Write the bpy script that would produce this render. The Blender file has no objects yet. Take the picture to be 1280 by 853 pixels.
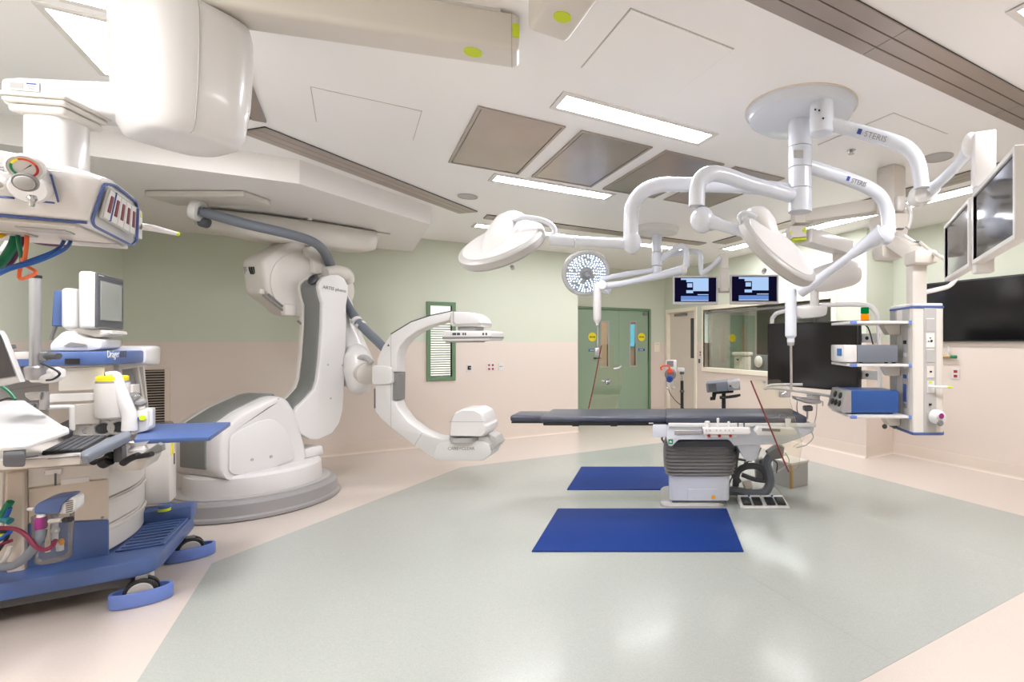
import bpy, bmesh, math, random
from mathutils import Vector as V, Matrix
random.seed(7)
S = bpy.context.scene
COL = S.collection
H = 1.52            # camera height in metres
F = 628.0           # focal length in pixels of the 1280 x 853 frame
U0, V0 = 825.0, 428.0   # principal point (the photograph was taken with a shifted lens)

# ---------------------------------------------------------------- camera
cam = bpy.data.cameras.new('camera'); camo = bpy.data.objects.new('camera', cam); COL.objects.link(camo)
cam.sensor_width = 36.0; cam.lens = F / 1280 * 36
cam.shift_x = 0.5 - U0 / 1280; cam.shift_y = (V0 - 426.5) / 1280
cam.clip_start = 0.02
camo.location = (0, 0, H); camo.rotation_euler = (math.pi / 2, 0, 0)
S.camera = camo
# ---------------------------------------------------------------- world, exposure
w = bpy.data.worlds.new('world'); S.world = w; w.use_nodes = True
w.node_tree.nodes['Background'].inputs[0].default_value = (1, 0.97, 0.93, 1)
w.node_tree.nodes['Background'].inputs[1].default_value = 0.05
S.view_settings.view_transform = 'Standard'; S.view_settings.look = 'None'
S.view_settings.gamma = 1; S.view_settings.use_curve_mapping = False
S.view_settings.exposure = 0.8
LAMP = 36.0         # strength of the ceiling light panels
S.cycles.max_bounces = 10; S.cycles.diffuse_bounces = 6; S.cycles.glossy_bounces = 4
S.cycles.transmission_bounces = 6; S.cycles.transparent_max_bounces = 12
S.cycles.use_denoising = True
S.cycles.sample_clamp_indirect = 6.0

# ---------------------------------------------------------------- geometry helpers
TH = math.atan2(U0 - 440.0, F)          # how far the room is turned against the camera
ea = V((-math.sin(TH), math.cos(TH), 0)); eb = V((math.cos(TH), math.sin(TH), 0)); ez = V((0, 0, 1))
ex = V((1, 0, 0)); ey = V((0, 1, 0))
WAX = (ex, ey, ez)       # world axes
RAX = (eb, ea, ez)       # room axes: across, along, up
EYE = V((0, 0, H))
def px(u, v, Z): return V(((u - U0) / F * Z, Z, H + (V0 - v) / F * Z))
def ray(u, v): return V(((u - U0) / F, 1, (V0 - v) / F))
def onp(u, v, p, n):
    r = ray(u, v); t = (p - EYE).dot(n) / r.dot(n); return EYE + r * t
def onz(u, v, z): return onp(u, v, V((0, 0, z)), ez)
def R(a, b, z): return ea * a + eb * b + ez * z
def ona(u, v, a): return onp(u, v, ea * a, ea)
def onb(u, v, b): return onp(u, v, eb * b, eb)
def lin(c): 
    c = c / 255.0
    return c / 12.92 if c <= 0.04045 else ((c + 0.055) / 1.055) ** 2.4

def _merge(bm, t):
    vm = {v: bm.verts.new(v.co) for v in t.verts}
    for f in t.faces:
        try: bm.faces.new([vm[v] for v in f.verts])
        except ValueError: pass
    t.free()
def _bev(t, bev, seg, edges=None):
    if bev > 0:
        bmesh.ops.recalc_face_normals(t, faces=t.faces)
        try: bmesh.ops.bevel(t, geom=list(edges or t.edges), offset=bev, segments=seg, profile=0.5, affect='EDGES', clamp_overlap=True)
        except Exception: pass
def box(bm, c, d, ax=WAX, bev=0.0, seg=2):
    t = bmesh.new(); bmesh.ops.create_cube(t, size=1)
    for v in t.verts: v.co = V((v.co.x * d[0], v.co.y * d[1], v.co.z * d[2]))
    _bev(t, bev, seg)
    for v in t.verts: v.co = V(c) + ax[0] * v.co.x + ax[1] * v.co.y + ax[2] * v.co.z
    _merge(bm, t)
def rbox(bm, a0, a1, b0, b1, z0, z1, bev=0.0, seg=2):   # box in room coordinates
    box(bm, R((a0 + a1) / 2, (b0 + b1) / 2, (z0 + z1) / 2), (abs(b1 - b0), abs(a1 - a0), abs(z1 - z0)), RAX, bev, seg)
def prism(bm, pts, vec, bev=0.0, seg=2):
    t = bmesh.new(); vec = V(vec)
    vs = [t.verts.new(p) for p in pts]; ws = [t.verts.new(p + vec) for p in pts]; n = len(pts)
    t.faces.new(vs); t.faces.new(ws[::-1])
    for i in range(n): t.faces.new([vs[i], ws[i], ws[(i + 1) % n], vs[(i + 1) % n]])
    if bev > 0:
        t.normal_update()
        rim = [e for e in t.edges if len(e.link_faces) == 2 and any(len(f.verts) == n and n != 4 for f in e.link_faces)] if n != 4 else list(t.edges)
        _bev(t, bev, seg, rim)
    _merge(bm, t)
def smooth(pts, n=6, closed=True):
    out = []; m = len(pts)
    for i in range(m if closed else m - 1):
        if closed: p0, p1, p2, p3 = pts[i - 1], pts[i], pts[(i + 1) % m], pts[(i + 2) % m]
        else: p0, p1, p2, p3 = pts[max(i - 1, 0)], pts[i], pts[i + 1], pts[min(i + 2, m - 1)]
        for k in range(n):
            s = k / n
            out.append(0.5 * ((2 * p1) + (p2 - p0) * s + (2 * p0 - 5 * p1 + 4 * p2 - p3) * s * s + (3 * p1 - p0 - 3 * p2 + p3) * s ** 3))
    if not closed: out.append(pts[-1])
    return out
def fillet(pts, r, n=4, closed=True):
    out = []; m = len(pts)
    for i in range(m):
        p = pts[i]; rr = r[i] if isinstance(r, (list, tuple)) else r
        if not closed and i in (0, m - 1): out.append(p); continue
        d0 = pts[i - 1] - p; d1 = pts[(i + 1) % m] - p
        k = min(rr, d0.length * 0.48, d1.length * 0.48)
        if k < 1e-5: out.append(p); continue
        q0 = p + d0.normalized() * k; q1 = p + d1.normalized() * k
        for j in range(n + 1):
            s = j / n; out.append(q0 * (1 - s) ** 2 + p * 2 * s * (1 - s) + q1 * s * s)
    return out
def frame(d):
    d = d.normalized(); h = ez if abs(d.z) < 0.9 else ex
    a = d.cross(h).normalized(); return a, a.cross(d).normalized() * -1
def loft(bm, rings, cap=True, closed=True):
    vr = [[bm.verts.new(p) for p in r] for r in rings]; n = len(rings[0])
    for i in range(len(vr) - 1):
        for j in range(n if closed else n - 1):
            try: bm.faces.new([vr[i][j], vr[i][(j + 1) % n], vr[i + 1][(j + 1) % n], vr[i + 1][j]])
            except ValueError: pass
    if cap:
        for r in (vr[0][::-1], vr[-1]):
            try: bm.faces.new(r)
            except ValueError: pass
def tube(bm, pts, r, seg=12, n=0, cap=True, flat=None):
    # sweep a circle along pts; r one radius or one per point; n > 0 smooths the path; flat = (unit vector, factor) squashes it
    pts = [V(p) for p in pts]; rs = list(r) if isinstance(r, (list, tuple)) else [r] * len(pts)
    if n:
        m = len(pts); pp = smooth(pts, n, False)
        rs = [rs[min(i // n, m - 1)] * (1 - (i % n) / n) + rs[min(i // n + 1, m - 1)] * ((i % n) / n) for i in range(len(pp))]; pts = pp
    rings = []; A = None
    for i, p in enumerate(pts):
        d = (pts[min(i + 1, len(pts) - 1)] - pts[max(i - 1, 0)])
        if d.length < 1e-9: d = V((0, 0, 1))
        d.normalize()
        if A is None: A, B = frame(d)
        else:
            A = (A - d * A.dot(d)).normalized(); B = d.cross(A).normalized()
        ring = []
        for k in range(seg):
            t = 2 * math.pi * k / seg; o = (A * math.cos(t) + B * math.sin(t)) * rs[i]
            if flat: o = o - flat[0] * o.dot(flat[0]) * (1 - flat[1])
            ring.append(p + o)
        rings.append(ring)
    loft(bm, rings, cap)
def lathe(bm, p, axis, prof, seg=32):
    axis = axis.normalized(); A, B = frame(axis)
    rings = [[p + axis * h + (A * math.cos(2 * math.pi * k / seg) + B * math.sin(2 * math.pi * k / seg)) * max(r, 1e-4) for k in range(seg)] for r, h in prof]
    loft(bm, rings)
def cyl(bm, p0, p1, r, seg=20, bev=0.0):
    d = p1 - p0; L = d.length; b = min(bev, L / 2.1, r * 0.9)
    lathe(bm, p0, d, [(r - b, 0), (r, b), (r, L - b), (r - b, L)] if b > 0 else [(r, 0), (r, L)], seg)
def ball(bm, c, r, ax=WAX, seg=20, rings=12):
    r = r if isinstance(r, (list, tuple)) else (r, r, r)
    t = bmesh.new(); bmesh.ops.create_uvsphere(t, u_segments=seg, v_segments=rings, radius=1)
    for v in t.verts: v.co = V(c) + ax[0] * v.co.x * r[0] + ax[1] * v.co.y * r[1] + ax[2] * v.co.z * r[2]
    _merge(bm, t)
def square_ring(c, A, B, w, h, r, n=4):
    pts = [c + A * (sx * w / 2) + B * (sy * h / 2) for sx, sy in ((-1, -1), (1, -1), (1, 1), (-1, 1))]
    return fillet(pts, r, n)

# ---------------------------------------------------------------- objects
WL = {}
def finish(bm, ang=32):
    bmesh.ops.remove_doubles(bm, verts=bm.verts, dist=1e-5)
    bmesh.ops.recalc_face_normals(bm, faces=bm.faces)
    for f in bm.faces: f.smooth = True
    c = math.radians(ang)
    for e in bm.edges:
        if len(e.link_faces) == 2: e.smooth = e.calc_face_angle(0) < c
def props(o, label=None, cat=None, group=None, kind=None):
    if label: o['label'] = label
    if cat: o['category'] = cat
    if group: o['group'] = group
    if kind: o['kind'] = kind
    return o
def obj(name, bm, m, parent=None, label=None, cat=None, group=None, kind=None, ang=32, base=False):
    finish(bm, ang)
    lo = V([min(v.co[i] for v in bm.verts) for i in range(3)]); hi = V([max(v.co[i] for v in bm.verts) for i in range(3)])
    c = (lo + hi) / 2
    if base: c.z = lo.z
    for v in bm.verts: v.co -= c
    me = bpy.data.meshes.new(name); bm.to_mesh(me); bm.free()
    me.materials.append(M[m] if isinstance(m, str) else m)
    o = bpy.data.objects.new(name, me); COL.objects.link(o)
    WL[o] = c.copy()
    if parent: o.parent = parent; o.location = c - WL[parent]
    else: o.location = c
    return props(o, label, cat, group, kind)
def thing(name, label, cat, loc, group=None):
    o = bpy.data.objects.new(name, None); COL.objects.link(o); o.location = loc; o.empty_display_size = 0.1
    WL[o] = V(loc); return props(o, label, cat, group)
def struct(name, bm, m, parent=None): return obj(name, bm, m, parent, kind=None if parent else 'structure')
def part(name, m, parent, fn, *a, **k):      # one primitive as one part
    lab = k.pop('label', None); ang = k.pop('ang', 32)
    bm = bmesh.new(); fn(bm, *a, **k); return obj(name, bm, m, parent, label=lab, ang=ang)
def copy_tree(o, loc, parent=None, **pr):
    c = o.copy(); COL.objects.link(c); c.parent = parent; c.location = V(loc) if parent is None else o.location
    WL[c] = V(loc)
    for ch in [q for q in WL if q.parent == o]: copy_tree(ch, ch.location, c)
    return props(c, **pr)
def text(name, s, p, right, up, size, m, parent, depth=0.0008):
    cu = bpy.data.curves.new(name, 'FONT'); cu.body = s; cu.size = size; cu.align_x = 'CENTER'; cu.align_y = 'CENTER'
    cu.extrude = depth; cu.resolution_u = 2
    t = bpy.data.objects.new(name, cu); COL.objects.link(t)
    me = bpy.data.meshes.new_from_object(t.evaluated_get(bpy.context.evaluated_depsgraph_get()))
    bpy.data.objects.remove(t); bpy.data.curves.remove(cu)
    right = right.normalized(); nrm = right.cross(up).normalized(); up = nrm.cross(right)
    for v in me.vertices: v.co = right * v.co.x + up * v.co.y + nrm * v.co.z
    me.materials.clear(); me.materials.append(M[m]); me.name = name
    o = bpy.data.objects.new(name, me); COL.objects.link(o); WL[o] = V(p)
    o.parent = parent; o.location = V(p) - WL[parent]; return o

# ---------------------------------------------------------------- materials
M = {}
def mat(name, rgb, rough=0.5, metal=0.0, var=0.03, scale=6.0, bump=0.0, coat=0.0, spec=0.5, bscale=None, alpha=1.0, trans=0.0):
    m = bpy.data.materials.new(name); m.use_nodes = True; nt = m.node_tree; N = nt.nodes; L = nt.links
    bs = N['Principled BSDF']; c = [lin(x) for x in rgb]
    tc = N.new('ShaderNodeTexCoord'); nz = N.new('ShaderNodeTexNoise'); nz.inputs['Scale'].default_value = scale; nz.inputs['Detail'].default_value = 4
    L.new(tc.outputs['Object'], nz.inputs['Vector'])
    mx = N.new('ShaderNodeMix'); mx.data_type = 'RGBA'
    mx.inputs['A'].default_value = [x * (1 - var) for x in c] + [1]; mx.inputs['B'].default_value = [min(1, x * (1 + var)) for x in c] + [1]
    L.new(nz.outputs['Fac'], mx.inputs['Factor']); L.new(mx.outputs['Result'], bs.inputs['Base Color'])
    bs.inputs['Roughness'].default_value = rough; bs.inputs['Metallic'].default_value = metal
    bs.inputs['Specular IOR Level'].default_value = spec
    bs.inputs['Coat Weight'].default_value = coat; bs.inputs['Coat Roughness'].default_value = 0.1
    bs.inputs['Alpha'].default_value = alpha; bs.inputs['Transmission Weight'].default_value = trans
    if bump:
        n2 = N.new('ShaderNodeTexNoise'); n2.inputs['Scale'].default_value = bscale or scale * 20
        L.new(tc.outputs['Object'], n2.inputs['Vector'])
        b = N.new('ShaderNodeBump'); b.inputs['Strength'].default_value = bump; b.inputs['Distance'].default_value = 0.002
        L.new(n2.outputs['Fac'], b.inputs['Height']); L.new(b.outputs['Normal'], bs.inputs['Normal'])
    M[name] = m; return m
def emit(name, rgb, strength):
    m = bpy.data.materials.new(name); m.use_nodes = True; N = m.node_tree.nodes
    for n in list(N):
        if n.type == 'BSDF_PRINCIPLED': N.remove(n)
    e = N.new('ShaderNodeEmission'); e.inputs[0].default_value = [lin(x) for x in rgb] + [1]; e.inputs[1].default_value = strength
    m.node_tree.links.new(e.outputs[0], N['Material Output'].inputs[0]); M[name] = m; return m
def glass(name, rgb, refl=0.08, rough=0.02):
    # thin pane: tinted see-through with a surface reflection that grows towards grazing angles
    m = bpy.data.materials.new(name); m.use_nodes = True; N = m.node_tree.nodes; L = m.node_tree.links
    for n in list(N):
        if n.type == 'BSDF_PRINCIPLED': N.remove(n)
    t = N.new('ShaderNodeBsdfTransparent'); t.inputs[0].default_value = [lin(x) for x in rgb] + [1]
    g = N.new('ShaderNodeBsdfGlossy'); g.inputs['Roughness'].default_value = rough
    lw = N.new('ShaderNodeLayerWeight'); lw.inputs[0].default_value = 0.25
    ma = N.new('ShaderNodeMath'); ma.operation = 'MULTIPLY_ADD'; ma.inputs[1].default_value = 0.7; ma.inputs[2].default_value = refl
    mx = N.new('ShaderNodeMixShader')
    L.new(lw.outputs['Fresnel'], ma.inputs[0]); L.new(ma.outputs[0], mx.inputs[0]); L.new(t.outputs[0], mx.inputs[1]); L.new(g.outputs[0], mx.inputs[2])
    L.new(mx.outputs[0], N['Material Output'].inputs[0]); M[name] = m; return m

def wall_paint():
    # pale green paint above the height of the rail, tan wall sheet below
    m = mat('wall_paint', (209, 214, 198), 0.55, var=0.015, scale=3, spec=0.3); nt = m.node_tree; N = nt.nodes; L = nt.links
    bs = N['Principled BSDF']; old = bs.inputs['Base Color'].links[0].from_socket
    g = N.new('ShaderNodeNewGeometry'); sp = N.new('ShaderNodeSeparateXYZ'); L.new(g.outputs['Position'], sp.inputs[0])
    gt = N.new('ShaderNodeMath'); gt.operation = 'GREATER_THAN'; gt.inputs[1].default_value = H; L.new(sp.outputs['Z'], gt.inputs[0])
    mx = N.new('ShaderNodeMix'); mx.data_type = 'RGBA'; mx.inputs['A'].default_value = [lin(x) for x in (224, 212, 202)] + [1]
    L.new(gt.outputs[0], mx.inputs['Factor']); L.new(old, mx.inputs['B']); L.new(mx.outputs['Result'], bs.inputs['Base Color'])
def speckle(name, rgb, rough, k=0.06, scale=260):
    # sheet flooring: fine chips of slightly lighter and darker colour
    m = mat(name, rgb, rough, var=0.02, scale=1.2, spec=0.5, coat=0.12); N = m.node_tree.nodes; L = m.node_tree.links; bs = N['Principled BSDF']
    old = bs.inputs['Base Color'].links[0].from_socket
    n = N.new('ShaderNodeTexVoronoi'); n.inputs['Scale'].default_value = scale; g = N.new('ShaderNodeNewGeometry'); L.new(g.outputs['Position'], n.inputs['Vector'])
    hs = N.new('ShaderNodeHueSaturation'); mr = N.new('ShaderNodeMapRange'); mr.inputs['To Min'].default_value = 1 - k; mr.inputs['To Max'].default_value = 1 + k
    sp = N.new('ShaderNodeSeparateColor'); L.new(n.outputs['Color'], sp.inputs[0]); L.new(sp.outputs[0], mr.inputs['Value'])
    L.new(mr.outputs[0], hs.inputs['Value']); L.new(old, hs.inputs['Color']); L.new(hs.outputs[0], bs.inputs['Base Color'])
wall_paint()
speckle('floor_tan', (206, 195, 186), 0.27, 0.03)
speckle('floor_green', (170, 174, 168), 0.24, 0.06)
mat('ceiling', (244, 242, 241), 0.33, var=0.012, scale=1.5, spec=0.45)
mat('soffit', (236, 233, 230), 0.45, var=0.012, scale=1.5)
mat('cove', (218, 205, 192), 0.45)
mat('panel_white', (222, 218, 212), 0.4)
mat('seam', (186, 180, 173), 0.6)
mat('floor_seam', (150, 153, 148), 0.5)
mat('steel', (168, 158, 151), 0.28, 0.9, var=0.2, scale=2.2)
mat('slot_metal', (172, 160, 152), 0.36, 0.75, var=0.10, scale=2.0)
mat('black', (18, 18, 20), 0.5)
mat('black_gloss', (10, 10, 13), 0.12, coat=0.4)
mat('white', (219, 217, 216), 0.28, var=0.012, coat=0.25)
mat('white_cool', (208, 212, 221), 0.25, var=0.012, coat=0.3)
mat('white_warm', (212, 207, 200), 0.35, var=0.012, coat=0.15)
mat('offwhite', (210, 204, 196), 0.4, var=0.015)
mat('cream_panel', (206, 194, 179), 0.4, var=0.015)
mat('grey_light', (176, 174, 172), 0.4)
mat('grey', (128, 127, 126), 0.45, var=0.02)
mat('grey_dark', (78, 80, 84), 0.5)
mat('bumper_grey', (150, 148, 148), 0.38, var=0.02, coat=0.1)
mat('robot_grey', (122, 124, 122), 0.42, var=0.02)
mat('hose_grey', (112, 118, 128), 0.5, bump=0.1)
mat('chrome', (200, 200, 205), 0.12, 1.0)
mat('alu', (182, 182, 186), 0.32, 0.85)
mat('cushion', (58, 62, 78), 0.36, var=0.05, scale=4, bump=0.08, bscale=300, coat=0.12)
mat('mat_blue', (10, 50, 122), 0.62, spec=0.25, var=0.08, scale=3, bump=0.4, bscale=700)
mat('blue', (74, 98, 150), 0.38, var=0.03)
mat('blue_bright', (108, 134, 206), 0.4, var=0.03)
mat('blue_box', (38, 82, 152), 0.35, var=0.03)
mat('blue_trim', (70, 90, 150), 0.4)
mat('door_green', (146, 168, 145), 0.45, var=0.02)
mat('frame_green', (104, 136, 104), 0.4, var=0.02)
mat('door_tan', (222, 211, 198), 0.45)
mat('corridor_wall', (196, 166, 130), 0.5)
mat('sign_ink', (120, 104, 14), 0.6)
mat('frame_cream', (238, 230, 212), 0.4)
mat('yellow', (244, 226, 24), 0.5)
mat('lime', (196, 214, 30), 0.5)
mat('sign_blue', (40, 100, 165), 0.5)
mat('red', (170, 34, 34), 0.5)
mat('orange', (224, 84, 40), 0.45)
mat('orange_dot', (240, 160, 20), 0.5)
mat('safety_green', (16, 128, 84), 0.5)
mat('magenta', (138, 28, 112), 0.45)
mat('maroon', (112, 20, 52), 0.45)
mat('cable_green', (10, 110, 76), 0.45)
mat('cable_blue', (28, 84, 160), 0.45)
mat('cable_orange', (232, 108, 56), 0.45)
mat('cable_yellow', (225, 180, 30), 0.45)
mat('cable_purple', (78, 20, 66), 0.45)
mat('teal', (40, 120, 124), 0.5)
mat('red_edge', (128, 40, 36), 0.4)
mat('ink', (70, 74, 84), 0.6)
mat('ink_blue', (44, 72, 150), 0.6)
mat('screen_grey', (150, 155, 150), 0.15, coat=0.3)
mat('screen_dark', (12, 11, 14), 0.16, coat=0.5)
mat('brass', (190, 160, 110), 0.35, 0.6)
glass('pane', (246, 248, 246), 0.05)
glass('pane_dark', (238, 242, 238), 0.06)
glass('lead_glass', (250, 250, 245), 0.05)
glass('clear_plastic', (226, 226, 228), 0.06, 0.12)
emit('lamp_panel', (250, 248, 252), LAMP)
emit('lamp_strip', (250, 248, 252), LAMP * 0.46)
emit('corridor_fill', (250, 248, 252), LAMP * 0.15)
emit('led', (196, 216, 255), 2.2)
emit('blind_glow', (238, 240, 224), 1.3)
emit('sky_view', (110, 205, 228), 0.62)
emit('scr_blue', (176, 206, 245), 0.58)
emit('scr_mid', (112, 146, 215), 0.55)
emit('scr_navy', (18, 16, 44), 0.5)
emit('signal_green', (0, 130, 60), 0.5)
emit('signal_orange', (250, 130, 10), 0.8)
# ================================================================ the room
ZC = 3.02; ZS = 2.82            # ceiling, dropped soffit over the robot's corner
A0, A1, A2 = -1.3, 8.0, 9.18    # walls across
B0, B1, B2 = -2.21, 6.32, 5.75  # walls along
AJ = 4.2; BC = 3.27             # jog of the window wall, corner of the door recess
bm = bmesh.new(); rbox(bm, A0 - .1, A2 + .1, B0 - .1, B1 + 3.2, -0.1, 0); floor = struct('floor', bm, 'floor_tan')
bm = bmesh.new()
prism(bm, [R(1.45, -.82, .0), R(4.55, -.82, .0), R(6.46, 1.12, .0), R(6.46, 5.0, .0), R(1.45, 5.0, .0)], ez * .0015)
struct('green_inlay', bm, 'floor_green', floor)
bm = bmesh.new()
for (p, q) in (((1.45, .35), (6.4, 1.06)), ((1.45, 2.2), (6.46, 2.2)), ((1.45, 3.9), (6.46, 3.9))):
    P, Q = R(p[0], p[1], .0016), R(q[0], q[1], .0016); n = (Q - P).normalized().cross(ez) * .0014
    if p[1] < 1: continue
    prism(bm, [P - n, P + n, Q + n, Q - n], ez * .0002)
obj('weld_seam', bm, 'floor_seam', floor)
# ceiling
bm = bmesh.new(); rbox(bm, A0 - .1, A2 + .1, B0 - .1, B1 + .1, ZC, ZC + .1); ceiling = struct('ceiling', bm, 'ceiling')
bm = bmesh.new()
prism(bm, [R(5.06, B0, ZS), R(5.06, -.367, ZS), R(6.06, .74, ZS), R(A1, .74, ZS), R(A1, B0, ZS)], ez * (ZC - ZS)); struct('ceiling_soffit', bm, 'soffit')
# walls
def wall(name, segs):
    bm = bmesh.new()
    for s in segs: rbox(bm, *s)
    return struct(name, bm, 'wall_paint')
T = .12
# back wall with its narrow window
w1 = [ona(533, 377, A1), ona(569.5, 475.5, A1)]
wb0, wb1 = w1[0].dot(eb), w1[1].dot(eb); wz1, wz0 = w1[0].z, w1[1].z
wall('wall_back', [(A1, A1 + T, B0, wb0, 0, ZC), (A1, A1 + T, wb1, BC, 0, ZC), (A1, A1 + T, wb0, wb1, 0, wz0), (A1, A1 + T, wb0, wb1, wz1, ZC), (A1 + T, A2, BC - T, BC, 0, ZC)])
# recess with the green double door
dl, dm, dr = 3.74, 4.65, 5.335; DZ = 2.17
wall('wall_recess', [(A2, A2 + T, BC - T, dl, 0, ZC), (A2, A2 + T, dr, B2, 0, ZC), (A2, A2 + T, dl, dr, DZ, ZC)])
# window wall
g0, g1, gz0, gz1 = 4.75, 7.75, 1.04, 2.13
d2a, d2b, d2z = 8.05, 9.07, 2.16
wall('wall_right_far', [(AJ, g0, B2, B2 + T, 0, ZC), (g0, g1, B2, B2 + T, 0, gz0), (g0, g1, B2, B2 + T, gz1, ZC), (g1, d2a, B2, B2 + T, 0, ZC),
     (d2a, d2b, B2, B2 + T, d2z, ZC), (d2b, A2 + T, B2, B2 + T, 0, ZC), (AJ, AJ + T, B2 + T, B1 + T, 0, ZC)])
wall('wall_right', [(A0, AJ, B1, B1 + T, 0, ZC)])
wall('wall_left', [(A0, A1 + T, B0 - T, B0, 0, ZC)])
wall('wall_front', [(A0 - T, A0, B0 - T, B1 + T, 0, ZC)])
# control room behind the glass
bm = bmesh.new(); rbox(bm, AJ + T, A2 + .5, B2 + 3.0, B2 + 3.1, 0, ZC); rbox(bm, A2 + .4, A2 + .5, B2 + T, B2 + 3.0, 0, ZC); rbox(bm, AJ, AJ + T, B1 + T, B2 + 3.1, 0, ZC)
struct('wall_control_room', bm, 'door_tan')
bm = bmesh.new(); rbox(bm, AJ, A2 + .5, B2 + T, B2 + 3.1, 2.6, 2.7); struct('ceiling_control_room', bm, 'soffit')
# cove baseboards
def base(name, runs):
    bm = bmesh.new()
    for (P, Q, n) in runs:      # n points into the room
        n = n.normalized(); rings = []
        prof = [(0, .15), (.004, .15), (.006, .145), (.006, .03), (.012, .014), (.022, .006), (.032, .0018), (.034, 0), (0, 0)]
        for X in (P, Q): rings.append([X + n * d + ez * z for d, z in prof])
        loft(bm, rings)
    return struct(name, bm, 'cove')
base('baseboard_back', [(R(A1, B0, 0), R(A1, BC, 0), -ea)])
base('baseboard_recess', [(R(A2, BC, 0), R(A2, dl, 0), -ea), (R(A2, dr, 0), R(A2, B2, 0), -ea), (R(A1, BC, 0), R(A2, BC, 0), eb)])
base('baseboard_right_far', [(R(AJ, B2, 0), R(d2a - .05, B2, 0), -eb), (R(AJ, B2, 0), R(AJ, B1, 0), -ea)])
base('baseboard_right', [(R(A0, B1, 0), R(AJ, B1, 0), -eb)])
base('baseboard_left', [(R(A0, B0, 0), R(A1, B0, 0), eb)])

# ---------------------------------------------------------------- window_1: narrow green framed window with a blind
bm = bmesh.new(); t = .055
for (b0, b1, z0, z1) in ((wb0, wb0 + t, wz0, wz1), (wb1 - t, wb1, wz0, wz1), (wb0 + t, wb1 - t, wz0, wz0 + t), (wb0 + t, wb1 - t, wz1 - t, wz1)):
    rbox(bm, A1 - .025, A1 + T, b0, b1, z0, z1, .004, 1)
window_1 = struct('window_1', bm, 'frame_green')
part('pane', 'pane', window_1, rbox, A1 + .05, A1 + .056, wb0 + t, wb1 - t, wz0 + t, wz1 - t)
n = 26; bz0, bz1 = wz0 + t + .01, wz1 - t - .14
for k in range(n):
    z = bz0 + (bz1 - bz0) * k / n
    part('blind_slat', 'panel_white', window_1, box, R(A1 + .085, (wb0 + wb1) / 2, z), (wb1 - wb0 - 2 * t - .01, .003, (bz1 - bz0) / n * .62), (eb, (ea + ez * .25).normalized(), (ez - ea * .25).normalized()))
bm = bmesh.new(); rbox(bm, A1 + .11, A1 + .115, wb0, wb1, wz0, wz1); obj('backlit_view', bm, 'blind_glow', window_1)

# ---------------------------------------------------------------- door_1: green double door in the recess
bm = bmesh.new(); t = .05
rbox(bm, A2 - .03, A2 + T, dl - t, dl, 0, DZ + t, .004, 1); rbox(bm, A2 - .03, A2 + T, dr, dr + t, 0, DZ + t, .004, 1); rbox(bm, A2 - .03, A2 + T, dl, dr, DZ, DZ + t, .004, 1)
door_1 = struct('door_1', bm, 'frame_green')
def lite(b0, b1, z0, z1, bb0, bb1, name='door_leaf'):
    bm = bmesh.new()
    rbox(bm, A2 + .005, A2 + .05, bb0, b0, .008, DZ - .004); rbox(bm, A2 + .005, A2 + .05, b1, bb1, .008, DZ - .004)
    rbox(bm, A2 + .005, A2 + .05, b0, b1, .008, z0); rbox(bm, A2 + .005, A2 + .05, b0, b1, z1, DZ - .004)
    leaf = obj(name, bm, 'door_green', door_1)
    bm = bmesh.new(); q = .028
    for (c0, c1, y0, y1) in ((b0 - q, b0, z0 - q, z1 + q), (b1, b1 + q, z0 - q, z1 + q), (b0, b1, z0 - q, z0), (b0, b1, z1, z1 + q)): rbox(bm, A2 - .006, A2 + .05, c0, c1, y0, y1)
    obj('vision_frame', bm, 'grey_light', leaf)
    part('pane', 'pane', leaf, rbox, A2 + .024, A2 + .030, b0, b1, z0, z1)
    return leaf
def ob(u, a=A2): return ona(u, V0, a).dot(eb)
def oz(u, v, a=A2): return ona(u, v, a).z
lf = lite(ob(751.5), ob(760), oz(756, 458), oz(756, 403), dl + .003, dm - .002)
rf = lite(ob(788), ob(794.5), oz(791, 457), oz(791, 403), dm + .002, dr - .003)
def disc(name, u, v, r, m, par, a=A2, nrm=None):
    p = ona(u, v, a); bm = bmesh.new(); cyl(bm, p + ea * .004, p - ea * .003, r, 24); return obj(name, bm, m, par)
def signmarks(par, u):      # one row of lettering too small to read
    for k in range(6): part('lettering_mark', 'sign_ink', par, box, ona(u, 421.5, A2 - .0035) + eb * (-.055 + k * .022), (.015, .001, .03 + .008 * (k % 2)), RAX)
y1 = disc('warning_sign', 740.5, 421.5, .088, 'yellow', lf); signmarks(y1, 740.5)
y2 = disc('warning_sign', 802, 421.5, .085, 'yellow', rf); signmarks(y2, 802)
for u, v, wd, lf_ in ((740.5, 438, .16, lf), (802, 437.5, .15, rf)):
    s = part('notice_plate', 'sign_blue', lf_, box, ona(u, v, A2 - .002), (wd, .006, .052), RAX); part('notice_field', 'grey_light', s, box, ona(u, v, A2 - .0055) - eb * .005, (wd * .6, .001, .03), RAX); P_ = ona(u, v, A2 - .0055) + eb * wd * .36; part('notice_arrow', 'black', s, prism, [P_ - eb * .012 + ez * .014, P_ - eb * .012 - ez * .014, P_ + eb * .014], -ea * .001)
bm = bmesh.new(); p = ona(743, 448, A2); cyl(bm, p, p - ea * .05, .016, 12); tube(bm, [p - ea * .045, p - ea * .05 + eb * .03, p - ea * .045 + eb * .12], .010, 8); obj('lever_handle', bm, 'black', lf)
bm = bmesh.new(); rbox(bm, A2 - .03, A2 + .005, dr - .13, dr - .02, DZ - .09, DZ - .03, .006); obj('door_closer', bm, 'grey', rf)
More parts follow.
